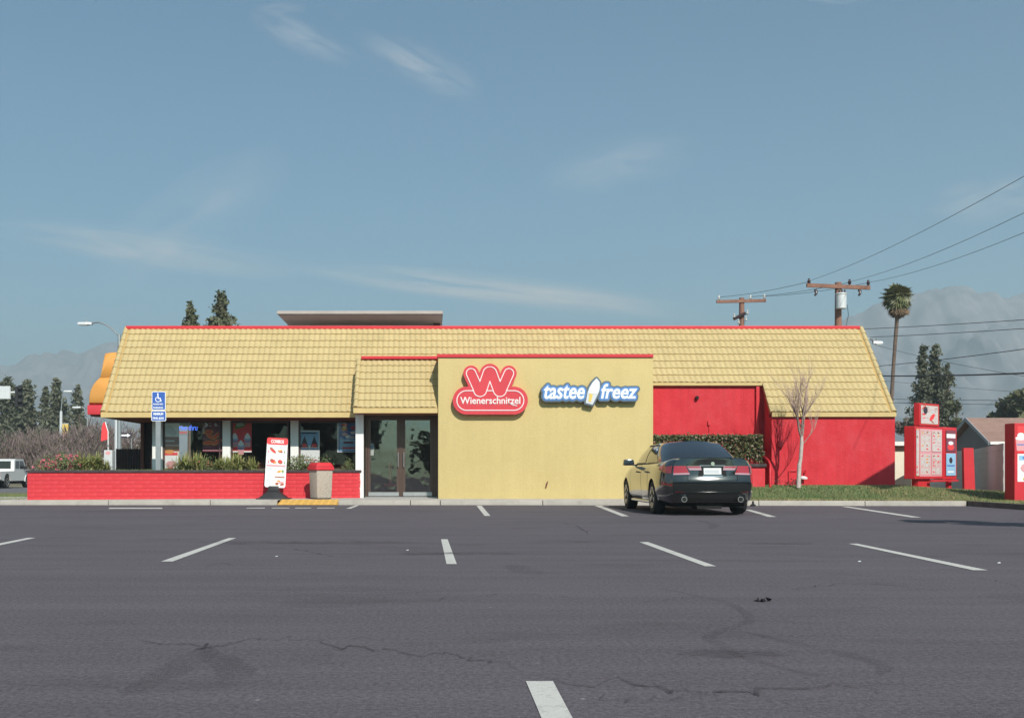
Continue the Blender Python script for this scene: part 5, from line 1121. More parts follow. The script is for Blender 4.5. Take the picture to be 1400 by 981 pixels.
mb = bare_tree(5, [((X(1096,d),d,Z(597,d)),(-.32,0,1),.72,.040), ((X(1096,d),d,Z(600,d)),(.36,.1,1),.80,.034), ((X(1096,d),d,Z(590,d)),(.05,-.15,1),.76,.03), ((X(1097,d),d,Z(607,d)),(.75,.1,.75),.55,.014), ((X(1096,d),d,Z(585,d)),(-.4,.2,1),.7,.016)], .03, .46, 4)
obj('branches', mb, [M['bark'], M['twig']], yt, fix=False, smooth=60)

# ---------------------------------------------------------------- trees
def crown(seed, fn, n, ls, mats, q=.3, flat=0):
    r = random.Random(seed); mb = MB()
    for i in range(n):
        p = fn(r); u = Vector((r.gauss(0,1), r.gauss(0,1), r.gauss(0,1)*(1-flat))).normalized(); v = u.orthogonal().normalized(); v.rotate(Quaternion(u, r.uniform(0,6.28))); s_ = ls*r.uniform(.5,1.3)
        mb.add([p-v*s_*.5, p+u*s_, p+v*s_*.5, p-u*s_*.7], [(0,1,2,3)], 1 if r.random() < q else 0)
    return mb.mesh('crown', mats, fix=False)
def leafmat(name, a, b): return mat(name, a, .8, col2=b, vs=.5)
M['pine'] = leafmat('pine_needles', (.072,.082,.050), (.118,.12,.08)); M['pine2'] = leafmat('pine_needles_pale', (.11,.115,.07), (.14,.14,.09)); M['oak'] = leafmat('broad_leaves', (.070,.080,.038), (.12,.122,.06)); M['oak2'] = leafmat('broad_leaves_pale', (.13,.13,.06), (.16,.15,.08)); M['trunk'] = mat('brown_bark', (.14,.095,.07), .9, var=.3, vs=3, bump=.5)
M['brush'] = leafmat('purple_brown_twigs', (.16,.115,.11), (.24,.18,.165)); M['brush2'] = leafmat('dull_olive_twigs', (.12,.11,.07), (.16,.14,.09))
def conifer_fn(h, rad, seed, tiers=26, power=.75, lo=.12):
    r0 = random.Random(seed); br = []
    for k in range(tiers):
        f = lo + (1-lo)*(k+.5)/tiers
        for j in range(r0.randint(4,8)): a = r0.uniform(0,6.28); br.append((f+r0.gauss(0,.012), a, rad*((1-f)/(1-lo))**power*r0.uniform(.45,1.15)+.02*rad))
    wts = [b[2]+.1*rad for b in br]; tot = sum(wts)
    def fn(r):
        x = r.random()*tot; k = 0
        while x > wts[k] and k < len(br)-1: x -= wts[k]; k += 1
        f, a, L_ = br[k]; t = r.random()**.7*L_; sp = .13*rad + .16*t
        return Vector((math.cos(a)*t + r.gauss(0,sp*.55), math.sin(a)*t + r.gauss(0,sp*.55), h*f + t*.12 + r.gauss(0,sp*.5)))
    return fn
def blob_fn(h, rad, seed, nb=14, lo=.3):
    r0 = random.Random(seed); bl = []
    for k in range(nb): a = r0.uniform(0,6.28); q = r0.random()**.6; f = r0.uniform(lo,.88); e = math.sqrt(max(0,1-((f-.5)/.55)**2)); bl.append((math.cos(a)*q*rad*e*.8, math.sin(a)*q*rad*e*.8, h*f, rad*r0.uniform(.22,.42)))
    def fn(r):
        x, y, z, s_ = bl[r.randrange(nb)]; u = Vector((r.gauss(0,1), r.gauss(0,1), r.gauss(0,1))).normalized()*s_*(r.random()**.35)*r.uniform(.7,1.1); return Vector((x,y,z)) + Vector((u.x,u.y,u.z*.75))
    return fn
def tree(name, px, top, d, base_z, rad_px, seed, kind, label, group=None, n=2600, ls=None, mats=None, q=.3):
    h = Z(top, d) - base_z; rad = rad_px*d/F; t = thing(name, (X(px,d), d, base_z), label, 'tree', group)
    fn = conifer_fn(h, rad, seed) if kind == 'c' else conifer_fn(h, rad, seed, 18, 1.0, .62) if kind == 't' else conifer_fn(h, rad, seed, 22, .5, .15) if kind == 'r' else blob_fn(h, rad, seed)
    c = bpy.data.objects.new('crown', crown(seed, fn, n, ls or rad*.15, mats or [M['pine'], M['pine2']], q)); C.objects.link(c); c.parent = t; c['kind'] = 'stuff'
    k = bpy.data.objects.new('trunk', MB().tube([(0,0,0),(.0,0,h*.4),(.02*h,0,h*.93)], [h*.022,h*.016,h*.003], 7).mesh('trunk', M['trunk'])); C.objects.link(k); k.parent = t
    return t
GR = 'distant evergreen trees'
tree('pine_tree', 10, 519, 130, -.05, 38, 21, 'c', 'dark evergreen behind the traffic sign at the left edge', GR, 7500, .30)
tree('pine_tree', 37, 522, 132, -.05, 22, 22, 'r', 'tall bushy evergreen just right of the traffic signal head', GR, 7500, .30)
tree('pine_tree', 62, 530, 128, -.05, 12, 23, 'r', 'slim evergreen left of the pointed evergreen by the street banner', GR, 2600, .34)
tree('pine_tree', 77, 521, 126, -.05, 27, 24, 'c', 'pointed evergreen directly behind the street banner pole', GR, 7500, .30)
tree('pine_tree', 106, 526, 126, -.05, 20, 25, 'c', 'small sparse pointed evergreen beside the orange sign base', GR, 2600, .3)
tree('pine_tree', 261, 419, 70, -.05, 29, 26, 't', 'shorter of two evergreens showing above the left roof ridge', GR, 7500, .17, mats=[M['oak'], M['pine2']])
tree('pine_tree', 303, 403, 72, -.05, 36, 27, 't', 'taller of two evergreens showing above the left roof ridge', GR, 7500, .17, mats=[M['oak'], M['pine2']])
tree('pine_tree', 1262, 475, 85, -.05, 25, 28, 'c', 'left spire of the evergreens above the drive through menu board', GR, 8500, .18, q=.25)
tree('pine_tree', 1278, 472, 86, -.05, 27, 29, 'c', 'tallest evergreen spire above the drive through menu board', GR, 8500, .18, q=.25)
tree('pine_tree', 1294, 498, 84, -.05, 20, 30, 'r', 'shorter rounded evergreen on the right of the two spires', GR, 5200, .17, q=.25)
tree('broadleaf_tree', 1306, 538, 80, -.05, 24, 31, 'b', 'loose grey green tree between the evergreen spires and the gabled house', 'trees beyond the house', 1700, mats=[M['oak'], M['pine2']], ls=.30)
tree('broadleaf_tree', 1362, 540, 90, -.05, 42, 32, 'b', 'round olive green tree directly above the house roof', 'trees beyond the house', 4200, mats=[M['oak'], M['oak2']], ls=.34)
tree('broadleaf_tree', 1410, 524, 88, -.05, 46, 33, 'b', 'tallest olive green tree at the right edge behind the house', 'trees beyond the house', 4200, mats=[M['oak'], M['oak2']], ls=.34)
tree('broadleaf_tree', 1236, 562, 95, -.05, 17, 34, 'b', 'hazy grey tree between the roof edge and the menu board', 'trees beyond the house', 1300, mats=[M['brush'], M['pine2']], ls=.35)
# bare brush along the far side of the street
br = []
for k in range(3):
    r = random.Random(60+k); mb = MB()
    for i in range(2900):
        a = r.uniform(0,6.28); q = math.sqrt(r.random())*2.6; z = r.random()**.8*3.2*math.sqrt(max(.05,1-(q/2.75)**2)); p = Vector((math.cos(a)*q, math.sin(a)*q, z)); dv = Vector((math.cos(a)*.5+r.gauss(0,.5), math.sin(a)*.5+r.gauss(0,.5), 1.0+r.gauss(0,.3))).normalized()*r.uniform(.25,.6); s_ = Vector((r.gauss(0,1), r.gauss(0,1), 0)).normalized()*r.uniform(.018,.05)
        mb.add([p-s_, p+s_, p+dv], [(0,1,2)], 1 if r.random() < .2 else 0)
    br.append(mb.mesh('twigs', [M['brush'], M['brush2']], fix=False))
bl = ['leafless purple brown shrub behind the white pickup truck at the left edge', 'leafless shrub just right of the pickup truck cab', 'leafless shrub left of the banner pole foot', 'leafless shrub around the foot of the banner pole', 'leafless shrub above the pink planter flowers', 'leafless shrub behind the red feather flag', 'leafless shrub behind the one way sign', 'leafless shrub seen under the eaves beside the brown rear post', 'rearmost leafless shrub between the truck and the banner pole', 'rearmost leafless shrub below the orange sign', 'low leafless shrub at the street edge behind the pink flowers', 'low leafless shrub at the street edge behind the strap leaved clump']
for k, (px, top, d) in enumerate(((5,592,74),(34,594,75),(58,590,74),(82,592,76),(104,586,74),(130,584,76),(158,580,77),(186,588,75),(46,584,86),(120,572,88),(76,612,66),(116,606,66))):
    t = thing('bare_shrub', (X(px,d), d, -.05), bl[k], 'shrub', 'leafless shrubs across the street'); o = bpy.data.objects.new('twigs', br[k%3]); C.objects.link(o); o.parent = t; o['kind'] = 'stuff'; s_ = (Z(top,d)+.05)/3.2; t.scale = (s_*.75, s_*.75, s_); t.rotation_euler = (0,0,k*1.3)
# fan palm
d = 78; pm = thing('palm_tree', (X(1217,d), d, -.05), 'tall fan palm with thin trunk against the mountains', 'palm tree')
s = d/F
obj('trunk', MB().tube([P(1216,660,d),P(1218,560,d),P(1221.5,500,d),P(1226,440,d),P(1228,405,d)], [.22,.15,.13,.14,.2], 9), M['trunk'], pm, smooth=60)
M['palmleaf'] = mat('palm_frond', (.10,.115,.04), .5, col2=(.23,.21,.09), vs=.9); M['deadfrond'] = mat('dead_palm_frond', (.20,.125,.075), .85, col2=(.30,.20,.12), vs=1.2)
def fans(seed, n, elo, ehi, L_, m, c0, blade):
    r = random.Random(seed); mb = MB()
    for i in range(n):
        a = r.uniform(0,6.28); e = R(r.uniform(elo,ehi)); dv = Vector((math.cos(a)*math.cos(e), math.sin(a)*math.cos(e), math.sin(e))); st_ = L_*r.uniform(.45,.62); c = Vector(c0)+dv*st_; sd_ = dv.cross(Vector((0,0,1)))
        if sd_.length < .1: sd_ = Vector((1,0,0))
        sd_.normalize(); up = sd_.cross(dv); tl_ = R(r.uniform(-10,75)); dvd = dv*math.cos(tl_) - up*math.sin(tl_)
        mb.tube([Vector(c0), c], [.02,.012], 3, cap=False)
        for k in range(11):
            th = R(-78+15.6*k); bd = (dvd*math.cos(th)+sd_*math.sin(th)).normalized(); tip = c+bd*blade*r.uniform(.75,1.1)+Vector((0,0,-.12*blade)); w_ = (dvd*math.sin(th)-sd_*math.cos(th)).normalized()*blade*.10
            mid = c+bd*blade*.55+up*.02; mb.add([c, mid-w_, tip, mid+w_], [(0,1,2,3)])
    return mb.mesh('fronds', m, fix=False)
c0 = P(1228,407,d)
tag(link('fronds', fans(3, 62, -48, 90, 1.0, M['palmleaf'], c0, .80), pm), kind='stuff')
tag(link('dead_fronds', fans(4, 46, -85, -45, 1.15, M['deadfrond'], c0 - Vector((0,0,.35)), .62), pm), kind='stuff')

# ---------------------------------------------------------------- utility poles and wires
M['polewood'] = mat('weathered_pole_wood', (.24,.12,.085), .9, var=.25, vs=3, vstretch=(1,1,.2)); M['insul'] = mat('brown_insulator', (.045,.025,.025), .25); M['insulw'] = mat('pale_insulator', (.55,.55,.52), .3)
def upole(px, d, top, arm, label, ins, insm, extra):
    t = thing('utility_pole', (X(px,d), d, -.05), label, 'utility pole', 'wooden utility poles behind the restaurant'); s = d/F
    obj('pole', MB().tube([(X(px,d),d,-.05),(X(px,d),d,Z(top,d))], [.2,.15], 10), M['polewood'], t, smooth=60)
    (ax0, ay0), (ax1, ay1) = arm; a, b = P(ax0,ay0,d-.2), P(ax1,ay1,d-.2); dv = (b-a).normalized(); up = Vector((0,0,1))
    obj('crossarm', MB().prism([(0,-.09),((b-a).length,-.09),((b-a).length,.09),(0,.09)], a, dv, up, (0,.12,0)), M['polewood'], t)
    for ix, iy in ins:
        p = P(ix,iy,d-.14); obj('insulator', MB().lathe([(.02,-.1),(.03,0),(.085,.05),(.06,.09),(.09,.13),(.05,.18),(.055,.24),(.01,.27)], 10, M=Matrix.Translation(p)), insm, t, smooth=50)
    extra(t, s); return t
def ex2(t, s):
    d = 50; c = P(1150,0,d-.42); z0, z1 = Z(423.5,d), Z(405,d)
    tr = obj('transformer', MB().lathe([(.18,z0-.01),(.235,z0),(.245,z1),(.27,z1+.02),(.27,z1+.07),(.2,z1+.1),(.01,z1+.1)], 20, M=Matrix.Translation((c.x,c.y,0))), M['lightmetal'], t, smooth=40)
    for k in (-.13,0,.13): obj('bushing', MB().lathe([(.03,z1+.08),(.05,z1+.12),(.03,z1+.16),(.045,z1+.2),(.01,z1+.26)], 8, M=Matrix.Translation((c.x+k,c.y-.1,0))), M['insul'], tr, smooth=50)
    for px in (1115,1175): obj('cutout_switch', MB().tube([P(px,396,d-.2),P(px+1,401,d-.3),P(px-1,404,d-.3)], [.07,.06,.05], 8).tube([P(px-2,397,d-.2),P(px+3,398,d-.3)], .03, 6), M['insul'], t, smooth=50)
    obj('drop_wire', MB().tube([P(1158,416,d-.4),P(1160,430,d-.3),P(1156,450,d-.1)], .012, 5), M['black'], t)
def ex1(t, s):
    d = 62; a, b = P(1003,436,d-.25), P(1019,428,d-.25); obj('brace_arm', MB().tube([a,b], .11, 6), M['insul'], t)
    for px, py in ((1004,433),(1022,428),(1020,437),(1010,441)): obj('insulator', MB().lathe([(.02,-.1),(.08,0),(.04,.08),(.08,.12),(.01,.2)], 8, M=Matrix.Translation(P(px,py,d-.25))), M['insulw'], t, smooth=50)
upole(1014, 62, 407, ((980,412),(1047.5,410.5)), 'farther weathered utility pole, pale insulators on its crossarm', ((983,409.5),(1026,409),(1045,408)), M['insulw'], ex1)
upole(1146, 50, 386, ((1103.5,389.5),(1190,393)), 'nearer weathered utility pole with grey transformer can', ((1106,388),(1161.5,389),(1187,390)), M['insul'], ex2)
M['wire'] = mat('black_wire', (.05,.05,.055), .6)
def wire(pts, r_, label, grp='overhead wires'):
    ps = [P(*q) for q in pts]; fine = []
    for i in range(len(ps)-1):
        for k in range(10): t = k/10; fine.append(ps[i].lerp(ps[i+1], t) - Vector((0,0,SAG*4*t*(1-t)*(ps[i+1]-ps[i]).length/40)))
    fine.append(ps[-1]); o = obj('power_line', MB().tube(fine, r_, 5), M['wire']); tag(o, label, 'power line', grp)
SAG = .35
wire(((1106,384,49.9),(1400,241,26),(1520,170,22)), .008, 'highest overhead wire, rising from the left insulator to the right edge')
wire(((1161.5,385,49.9),(1400,291,28),(1520,236,24)), .008, 'middle of three rising wires, from the inner insulator of the nearer pole')
wire(((1187,386,49.9),(1400,318,30),(1520,272,26)), .008, 'lowest of three rising wires, from the right end of the nearer crossarm')
wire(((983,406,62),(1106,385,50)), .012, 'wire joining the left ends of both crossarms'); wire(((1026,405.5,62),(1161.5,386,50)), .012, 'wire joining inner insulators of both crossarms'); wire(((1045,405,62),(1187,386.5,50)), .012, 'wire joining the right ends of both crossarms')
SAG = .12
wire(((1120,452,60),(1400,437,46),(1500,430,43)), .016, 'upper wire of the pair crossing the palm trunk just below its crown'); wire(((1130,463,60),(1400,449,46),(1500,442,43)), .016, 'lower wire of the pair crossing the palm trunk just below its crown')
wire(((1180,502,55),(1400,477,38),(1500,463,34)), .016, 'wire sloping up past the evergreen spire tops to the right edge'); wire(((1190,513.5,50),(1400,510,36),(1500,506,33)), .030, 'thickest black cable crossing the evergreen spires')
wire(((1196,471,60),(1280,492,52),(1400,514,44)), .010, 'thin wire sloping down from the right street lamp'); wire(((1210,545,60),(1420,547,52)), .014, 'upper of two low level wires over the house roof'); wire(((1212,550,60),(1420,553,52)), .014, 'lower of two low level wires over the house roof')
wire(((1206,520,62),(1400,536,48)), .008, 'faint thin wire sagging to the olive trees')

# ---------------------------------------------------------------- street lamps, signal, banner, flag, far things on the left
def lamp(px0, py0, hx, hy, d, label, s=1.0):
    t = thing('street_lamp', (X(px0,d), d, -.05), label, 'street lamp', 'grey street lamps'); a = P(px0,py0,d); b = P(hx,hy,d); m = a.lerp(b,.5)+Vector((0,0,abs(a.z-b.z)*.42))
    obj('pole', MB().tube([(a.x,d,-.05),a+Vector((0,0,.1))], [.14,.09], 8), M['metal'], t, smooth=60); obj('arm', MB().tube([a, a.lerp(m,.6)+Vector((0,0,.06)), m, m.lerp(b,.5)+Vector((0,0,.10)), b], .045, 6), M['metal'], t, smooth=60)
    sg = 1 if b.x > a.x else -1
    h = obj('lamp_head', MB().frus((b.x+sg*.35*s, d), .42*s, .17*s, .36*s, .11*s, b.z-.07, b.z+.07), M['lightmetal'], t, bevel=.04, smooth=40); obj('lamp_glass', MB().frus((b.x+sg*.42*s, d), .2*s, .11*s, .25*s, .13*s, b.z-.12, b.z-.072), M['lightmetal'], h)
    obj('photocell', MB().tube([(b.x+sg*.3*s,d,b.z+.07),(b.x+sg*.3*s,d,b.z+.2)], .06, 8), M['metal'], h); return t
lamp(163, 459, 125, 442, 58, 'street lamp with arm curving left behind the roof corner'); lamp(1187, 463.5, 1194, 468, 52, 'street lamp whose pale head juts past the right roof hip', .62)
lamp(83.5, 562, 88, 534.5, 98, 'small distant street lamp above the banner pole'); lamp(120, 572, 110, 556.5, 98, 'small distant street lamp with pale head beside the small evergreen')
d = 62; ts_ = thing('traffic_signal', (X(-40,d), d, -.05), 'traffic signal on horizontal mast arm with white street sign', 'traffic signal'); s = d/F
obj('mast_pole', MB().tube([(X(-40,d),d,-.05),(X(-40,d),d,Z(533,d))], [.16,.11], 8), M['metal'], ts_, smooth=60); obj('mast_arm', MB().tube([P(-40,537,d),P(27,536,d)], [.10,.06], 8), M['lightmetal'], ts_, smooth=60)
sg = obj('street_sign', MB().box((X(-8,d), d-.14, Z(545,d)), (X(14.5,d), d-.10, Z(528.5,d))), M['lightmetal'], ts_); obj('sign_rim', MB().box((X(-8,d)-.03, d-.099, Z(545,d)-.03), (X(14.5,d)+.03, d-.08, Z(528.5,d)+.03)), M['lightmetal'], sg)
hd2 = obj('signal_head', MB().box((X(22.5,d), d-.25, Z(556,d)), (X(31.5,d), d-.02, Z(528,d))), M['black'], ts_, bevel=.02)
for k, y in enumerate((532.5,541.5,550.5)): obj('signal_lens', MB().tube([P(27,y,d-.27),P(27,y,d-.25)], .13, 12), M['under'], hd2); obj('visor', MB().tube([P(27,y-3.2,d-.45),P(27,y-3.2,d-.25)], [.10,.14], 8), M['black'], hd2)
d = 92; bp = thing('banner_pole', (X(82.5,d), d, -.05), 'pale lamp pole with yellow and white street banner', 'pole'); obj('pole', MB().tube([(X(82.5,d),d,-.05),P(83.5,562,d)], [.16,.12], 8), M['lightmetal'], bp, smooth=60)
bn = obj('banner', MB().box((X(85.5,d), d-.02, Z(603,d)), (X(93.5,d), d+.02, Z(579,d))), M['pyellow'], bp); obj('banner_print', MB().box((X(86,d), d-.04, Z(602,d)), (X(93.4,d), d-.021, Z(592,d))), M['ppink'], bn); obj('banner_arm', MB().tube([P(83.5,579,d),P(94,579,d)], .04, 5), M['lightmetal'], bp)
d = 66; ff = thing('feather_flag', (X(143,d), d, -.05), 'red feather flag standing between white van and lamp pole', 'flag'); obj('flag_cloth', MB().prism([(X(138,d),Z(603,d)),(X(139,d),Z(584,d)),(X(141,d),Z(577.5,d)),(X(143.5,d),Z(577,d)),(X(146.5,d),Z(584,d)),(X(147.5,d),Z(600,d))], (0,d,0), (1,0,0), (0,0,1), (0,.03,0)), M['pred'], ff); obj('flag_pole', MB().tube([(X(148,d),d,-.05),P(147.8,590,d),P(144,576.5,d)], .03, 6), M['pwhite'], ff)
d = 60; lp = thing('light_pole', (X(159.5,d), d, -.05), 'thick pale pole seen under the eaves with one way sign', 'pole'); obj('pole', MB().tube([(X(159.5,d),d,-.05),P(159.5,560,d)], [.14,.12], 10), M['lightmetal'], lp, smooth=60)
ow = thing('one_way_sign', (X(172,58), 58, -.05), 'small dark one way sign with white arrow under the eaves', 'sign'); d = 58
obj('flat_panel', MB().box((X(163.5,d), d, Z(598.5,d)), (X(180,d), d+.02, Z(591,d))), M['pdark'], ow); pr = Print((X(165,d), d, Z(594.8,d)), (d/F,0,0), (0,0,d/F), (0,-1,0)); pr.poly([(0,-1.1),(9,-1.1),(9,-2.6),(13.5,0),(9,2.6),(9,1.1),(0,1.1)], 'white'); pr.done(ow); obj('post', MB().tube([(X(179.6,d),d+.05,-.05),P(179.6,590,d+.05)], .03, 6), M['metal'], ow)
d = 70; vn = thing('white_van', (X(134,d), d, -.05), 'white van partly hidden by the big strap leaved clump', 'van')
a, b = X(122,d), X(152,d); mb = MB().prism([(a,.35),(a+.02,1.0),(a+.25,1.15),(a+.45,1.75),(b-.05,1.78),(b,.4)], (0,d,0), (1,0,0), (0,0,1), (0,1.5,0)); obj('body', mb, M['truckpaint'], vn, bevel=.05, smooth=40); obj('side_window', MB().prism([(a+.42,1.2),(a+.55,1.62),(a+1.0,1.62),(a+1.0,1.2)], (0,d-.01,0), (1,0,0), (0,0,1), (0,.012,0)), M['carglass'], vn)
for q in (a+.35, b-.35): obj('wheel', MB().tube([(q,d-.02,.28),(q,d+.2,.28)], .3, 14), M['tyre'], vn)
d = 90; wb = thing('low_building', (X(175,d), d, -.05), 'long low pale building far behind, seen under the eaves', 'building'); obj('wall', MB().box((X(122,d), d, -.05), (X(200,d), d+5, Z(604,d))), M['white'], wb); obj('roof', MB().box((X(120,d), d-.3, Z(604,d)+.005), (X(202,d), d+5.3, Z(601,d))), M['lightmetal'], wb)
for k in range(5): obj('window', MB().box((X(128+k*14,d), d-.03, Z(622,d)), (X(137+k*14,d), d+.02, Z(610,d))), M['carglass'], wb)
d = 36.5; dm = thing('dumpster', (X(174,d), d, -.05), 'dark brown wooden enclosure box under the left eaves', 'enclosure'); obj('enclosure_wall', MB().box((X(158.5,d), d, -.05), (X(193,d), d+.3, Z(614,d))), M['brown'], dm)
for k in range(9): obj('slat', MB().box((X(158.5+k*3.85,d)+.01, d-.03, 0), (X(158.5+(k+1)*3.85,d)-.012, d-.001, Z(613.2,d))), M['interior'], dm)
d = 40; mx_ = thing('newspaper_box', (X(148,d), d, -.05), 'pale newspaper box with round pink emblem, beside the dark enclosure', 'box'); obj('box_body', MB().box((X(142,d), d, -.05), (X(153.5,d), d+.4, Z(615,d))), M['lightmetal'], mx_, bevel=.02); pr = Print((X(147.6,d), d, Z(619,d)), (d/F,0,0), (0,0,d/F), (0,-1,0)); pr.ell(0,0,3.6,2.4,'pink'); pr.rect(-4.5,-16,4.5,-6,'grey'); pr.done(mx_)

# ---------------------------------------------------------------- right hand side: drive-through boards, walls, house
def menu_cells(pr, u0, v0, u1, v1, seed, dense=6):
    r = random.Random(seed); n = dense; pr.rect(u0-.01, v0-.01, u1+.01, v1+.01, 'pale'); W_ = u1-u0; h = (v1-v0)/n
    for i in range(n):
        v = v0 + h*i
        for k in range(2 if W_ > .2 else 1):
            u = u0 + W_*(.02+.5*k) ; w_ = W_*(.46 if W_ > .2 else .9); c = r.choice(('pink','brown','orange','red','grey'))
            if r.random() < .75: pr.ell(u+w_*.3, v+h*.55, w_*.26, h*.26, c, r.uniform(-.4,.4), 8)
            if r.random() < .5: pr.ell(u+w_*.34, v+h*.5, w_*.15, h*.12, r.choice(('red','orange','pink')), 0, 8)
            for q in range(2): pr.rect(u+w_*.62, v+h*(.25+.28*q), u+w_*r.uniform(.75,.98), v+h*(.34+.28*q), r.choice(('grey','pink','maroon')))
        if r.random() < .3: pr.rect(u0, v+h*.9, u1, v+h, r.choice(('pink','red')))

mbd = thing('drive_through_menu', (X(1285,33), 33, .3), 'red drive through menu board with small extra board on top', 'menu board')
A, B = P(1251,668,32.2), P(1308,668,34.0); A.z = B.z = 0; U = (B-A).normalized(); Nn = Vector((U.y,-U.x,0)); LW = (B-A).length; FM = Matrix(((U.x,-Nn.x,0,A.x),(U.y,-Nn.y,0,A.y),(0,0,1,0),(0,0,0,1)))
z0, z1 = Z(654.5,32.2), Z(582,32.2); k = LW/57
def mbx(a, b, name, m, par=mbd, bevel=0): mb = MB(); mb.M = FM; mb.box(a, b); return obj(name, mb, m, par, bevel=bevel)
mbx((0,0,z0),(37.5*k,.35,z1),'left_cabinet',M['redtrim'],bevel=.02); mbx((37.8*k,0,z0-.02),(57*k,.3,z1+.02),'right_cabinet',M['redtrim'],bevel=.02); tb = mbx((8.5*k,.06,z1+.03),(35*k,.25,Z(550,32.4)),'top_board',M['redtrim'],bevel=.02)
mbx((8*k,.1,.1),(24*k,.3,z0-.002),'pedestal',M['redtrim']); mbx((50*k,.1,.0),(54*k,.2,z0-.022),'pedestal',M['redtrim']); mbx((19*k,-.06,z0-.09),(57*k,-.01,z0-.03),'cross_rail',M['redtrim'])
for (u0,u1,v0,v1,seed,par) in ((10,22.5,.30*1,1,1,None),):
    pass
def mpr(cells, base):
    pr = Print(A + Nn*.003, U, (0,0,1), Nn, .00012)
    return pr
pr = mpr(None, None); pr.rect(6*k,z0+.08,36*k,z1-.07,'ppink'[1:]); hh = z1-z0
for (u0,u1) in ((7,20.5),(21.8,35)):
    for (va,vb,sd) in ((.08,.48,1),(.52,.93,2)):
        pr.rect(u0*k,z0+hh*va,u1*k,z0+hh*vb,'pink'); menu_cells(pr,(u0+.6)*k,z0+hh*va+.03,(u1-.6)*k,z0+hh*vb-.02,int(u0*7)+sd)
pr.rect(.8*k,z0+.1,4.6*k,z1-.08,'yellow'); menu_cells(pr,1*k,z0+.12,4.4*k,z1-.1,9,9)
pr.rect(41*k,z0+.1,54.5*k,z0+.5*hh,'blue'); pr.ell(47.5*k,z0+.36*hh,.12,.10,'dark'); pr.rect(42*k,z0+.24*hh,53*k,z0+.27*hh,'navy'); pr.rect(43*k,z0+.12*hh,52*k,z0+.15*hh,'white'); pr.rect(41*k,z0+.53*hh,54.5*k,z1-.08,'maroon'); pr.rect(41.5*k,z0+.80*hh,54*k,z0+.88*hh,'white'); pr.ell(47.5*k,z0+.62*hh,.24,.10,'red'); pr.ell(47.5*k,z0+.70*hh,.18,.06,'white')
pr.done(mbd)
pr = Print(A - Nn*.057, U, (0,0,1), Nn, .0002); t0, t1 = z1+.03, Z(550,32.4); pr.rect(10*k,t0+.05,33.5*k,t1-.05,'brown'); menu_cells(pr,10.5*k,t0+.08,33*k,t1-.08,23,5); pr.ell(16*k,t1-.22,.14,.12,'dark'); pr.ell(25*k,t0+.28,.2,.08,'red',.5); pr.done(tb)
rp = thing('red_post_panel', (X(1327,30.5), 30.5, .1), 'plain red upright panel right of the drive through menu', 'panel'); d = 30.5
obj('panel', MB().prism([(X(1319,d),.0),(X(1317.5,d),Z(612,d)),(X(1331,d),Z(612,d)),(X(1334,d),.0)], (0,d,0), (1,0,0), (0,0,1), (0,.12,0)), M['redtrim'], rp, bevel=.01); obj('rear_brace', MB().tube([(X(1334,d)+.0,d+.14,.0),(X(1331.5,d),d+.1,Z(628,d))], .03, 6), M['pdark'], rp); obj('brace_foot', MB().tube([(X(1337,d),d+.5,.0),(X(1333,d),d+.2,Z(650,d))], .03, 6), M['pwhite'], rp)
# right edge board
eb = thing('promo_board', (15.5, 26.6, .1), 'tall red board with drink and cone posters at the right edge', 'menu board'); d = 26.56; e0 = X(1387,d)
obj('cabinet', MB().box((e0, d, .05), (e0+1.5, d+.46, Z(578,d))), M['redtrim'], eb, bevel=.015)
pr = Print((e0, d, 0), (1,0,0), (0,0,1), (0,-1,0)); za, zb, zm = Z(658,d), Z(581,d), Z(619,d)
pr.rect(.08,za,1.2,zm-.02,'white'); pr.rect(.08,zm+.02,1.2,zb-.02,'red'); pr.poly([(.16,zb-.22),(.5,zb-.12),(.6,zb-.34),(.2,zb-.4)],'green'); pr.poly([(.24,zb-.30),(.5,zb-.24),(.5,zb-.20),(.24,zb-.26)],'white')
for u in (.16,.46,.76): pr.poly([(u-.13,zm+.36),(u-.1,zm+.06),(u+.1,zm+.06),(u+.13,zm+.36)],'pink'); pr.ell(u,zm+.38,.14,.05,'white'); pr.ell(u,zm+.45,.09,.07,'white'); pr.rect(u-.1,zm+.2,u+.1,zm+.23,'navy')
pr.rect(.12,zm-.18,.9,zm-.06,'blue'); pr.rect(.2,zm-.15,.45,zm-.09,'navy'); pr.ell(.45,za+.35,.3,.16,'pink'); pr.ell(.6,za+.3,.12,.2,'red',.3); pr.ell(.5,za+.12,.3,.1,'yellow',.2); pr.ell(.35,za+.5,.12,.08,'white'); pr.done(eb)
# masonry wall behind the lawn
M['block'] = mat('grey_block_wall', (.52,.48,.46), .9, col2=(.57,.53,.51), vs=1.2, bump=.4, bs=18)
bw = thing('block_wall', (18, 34, 0), 'grey concrete block wall between the lawn and the gabled house', 'wall')
def blockwall(A, B, zt, zb, nrow, Lb):
    A, B = Vector(A), Vector(B); U = (B-A).normalized(); N_ = Vector((U.y,-U.x,0)); L_ = (B-A).length; FMx = Matrix(((U.x,-N_.x,0,A.x),(U.y,-N_.y,0,A.y),(0,0,1,0),(0,0,0,1)))
    mb = MB(); mb.M = FMx; mb.box((0,.012,zb),(L_,.2,zt-.005)); obj('wall_core', mb, M['block'], bw); h = (zt-zb)/nrow; q = MB().box((.006,0,.006),(Lb-.006,.03,h-.006)).mesh('block', M['block'])
    for r_ in range(nrow):
        x = -(Lb/2 if r_ % 2 else 0)
        while x < L_-.02:
            a, b = max(0,x), min(L_,x+Lb)
            if b-a > .05: o = link('block', q, bw); o.matrix_basis = FMx @ Matrix.Translation((a,0,zb+r_*h)) @ Matrix.Diagonal(((b-a)/Lb,1,1,1))
            x += Lb
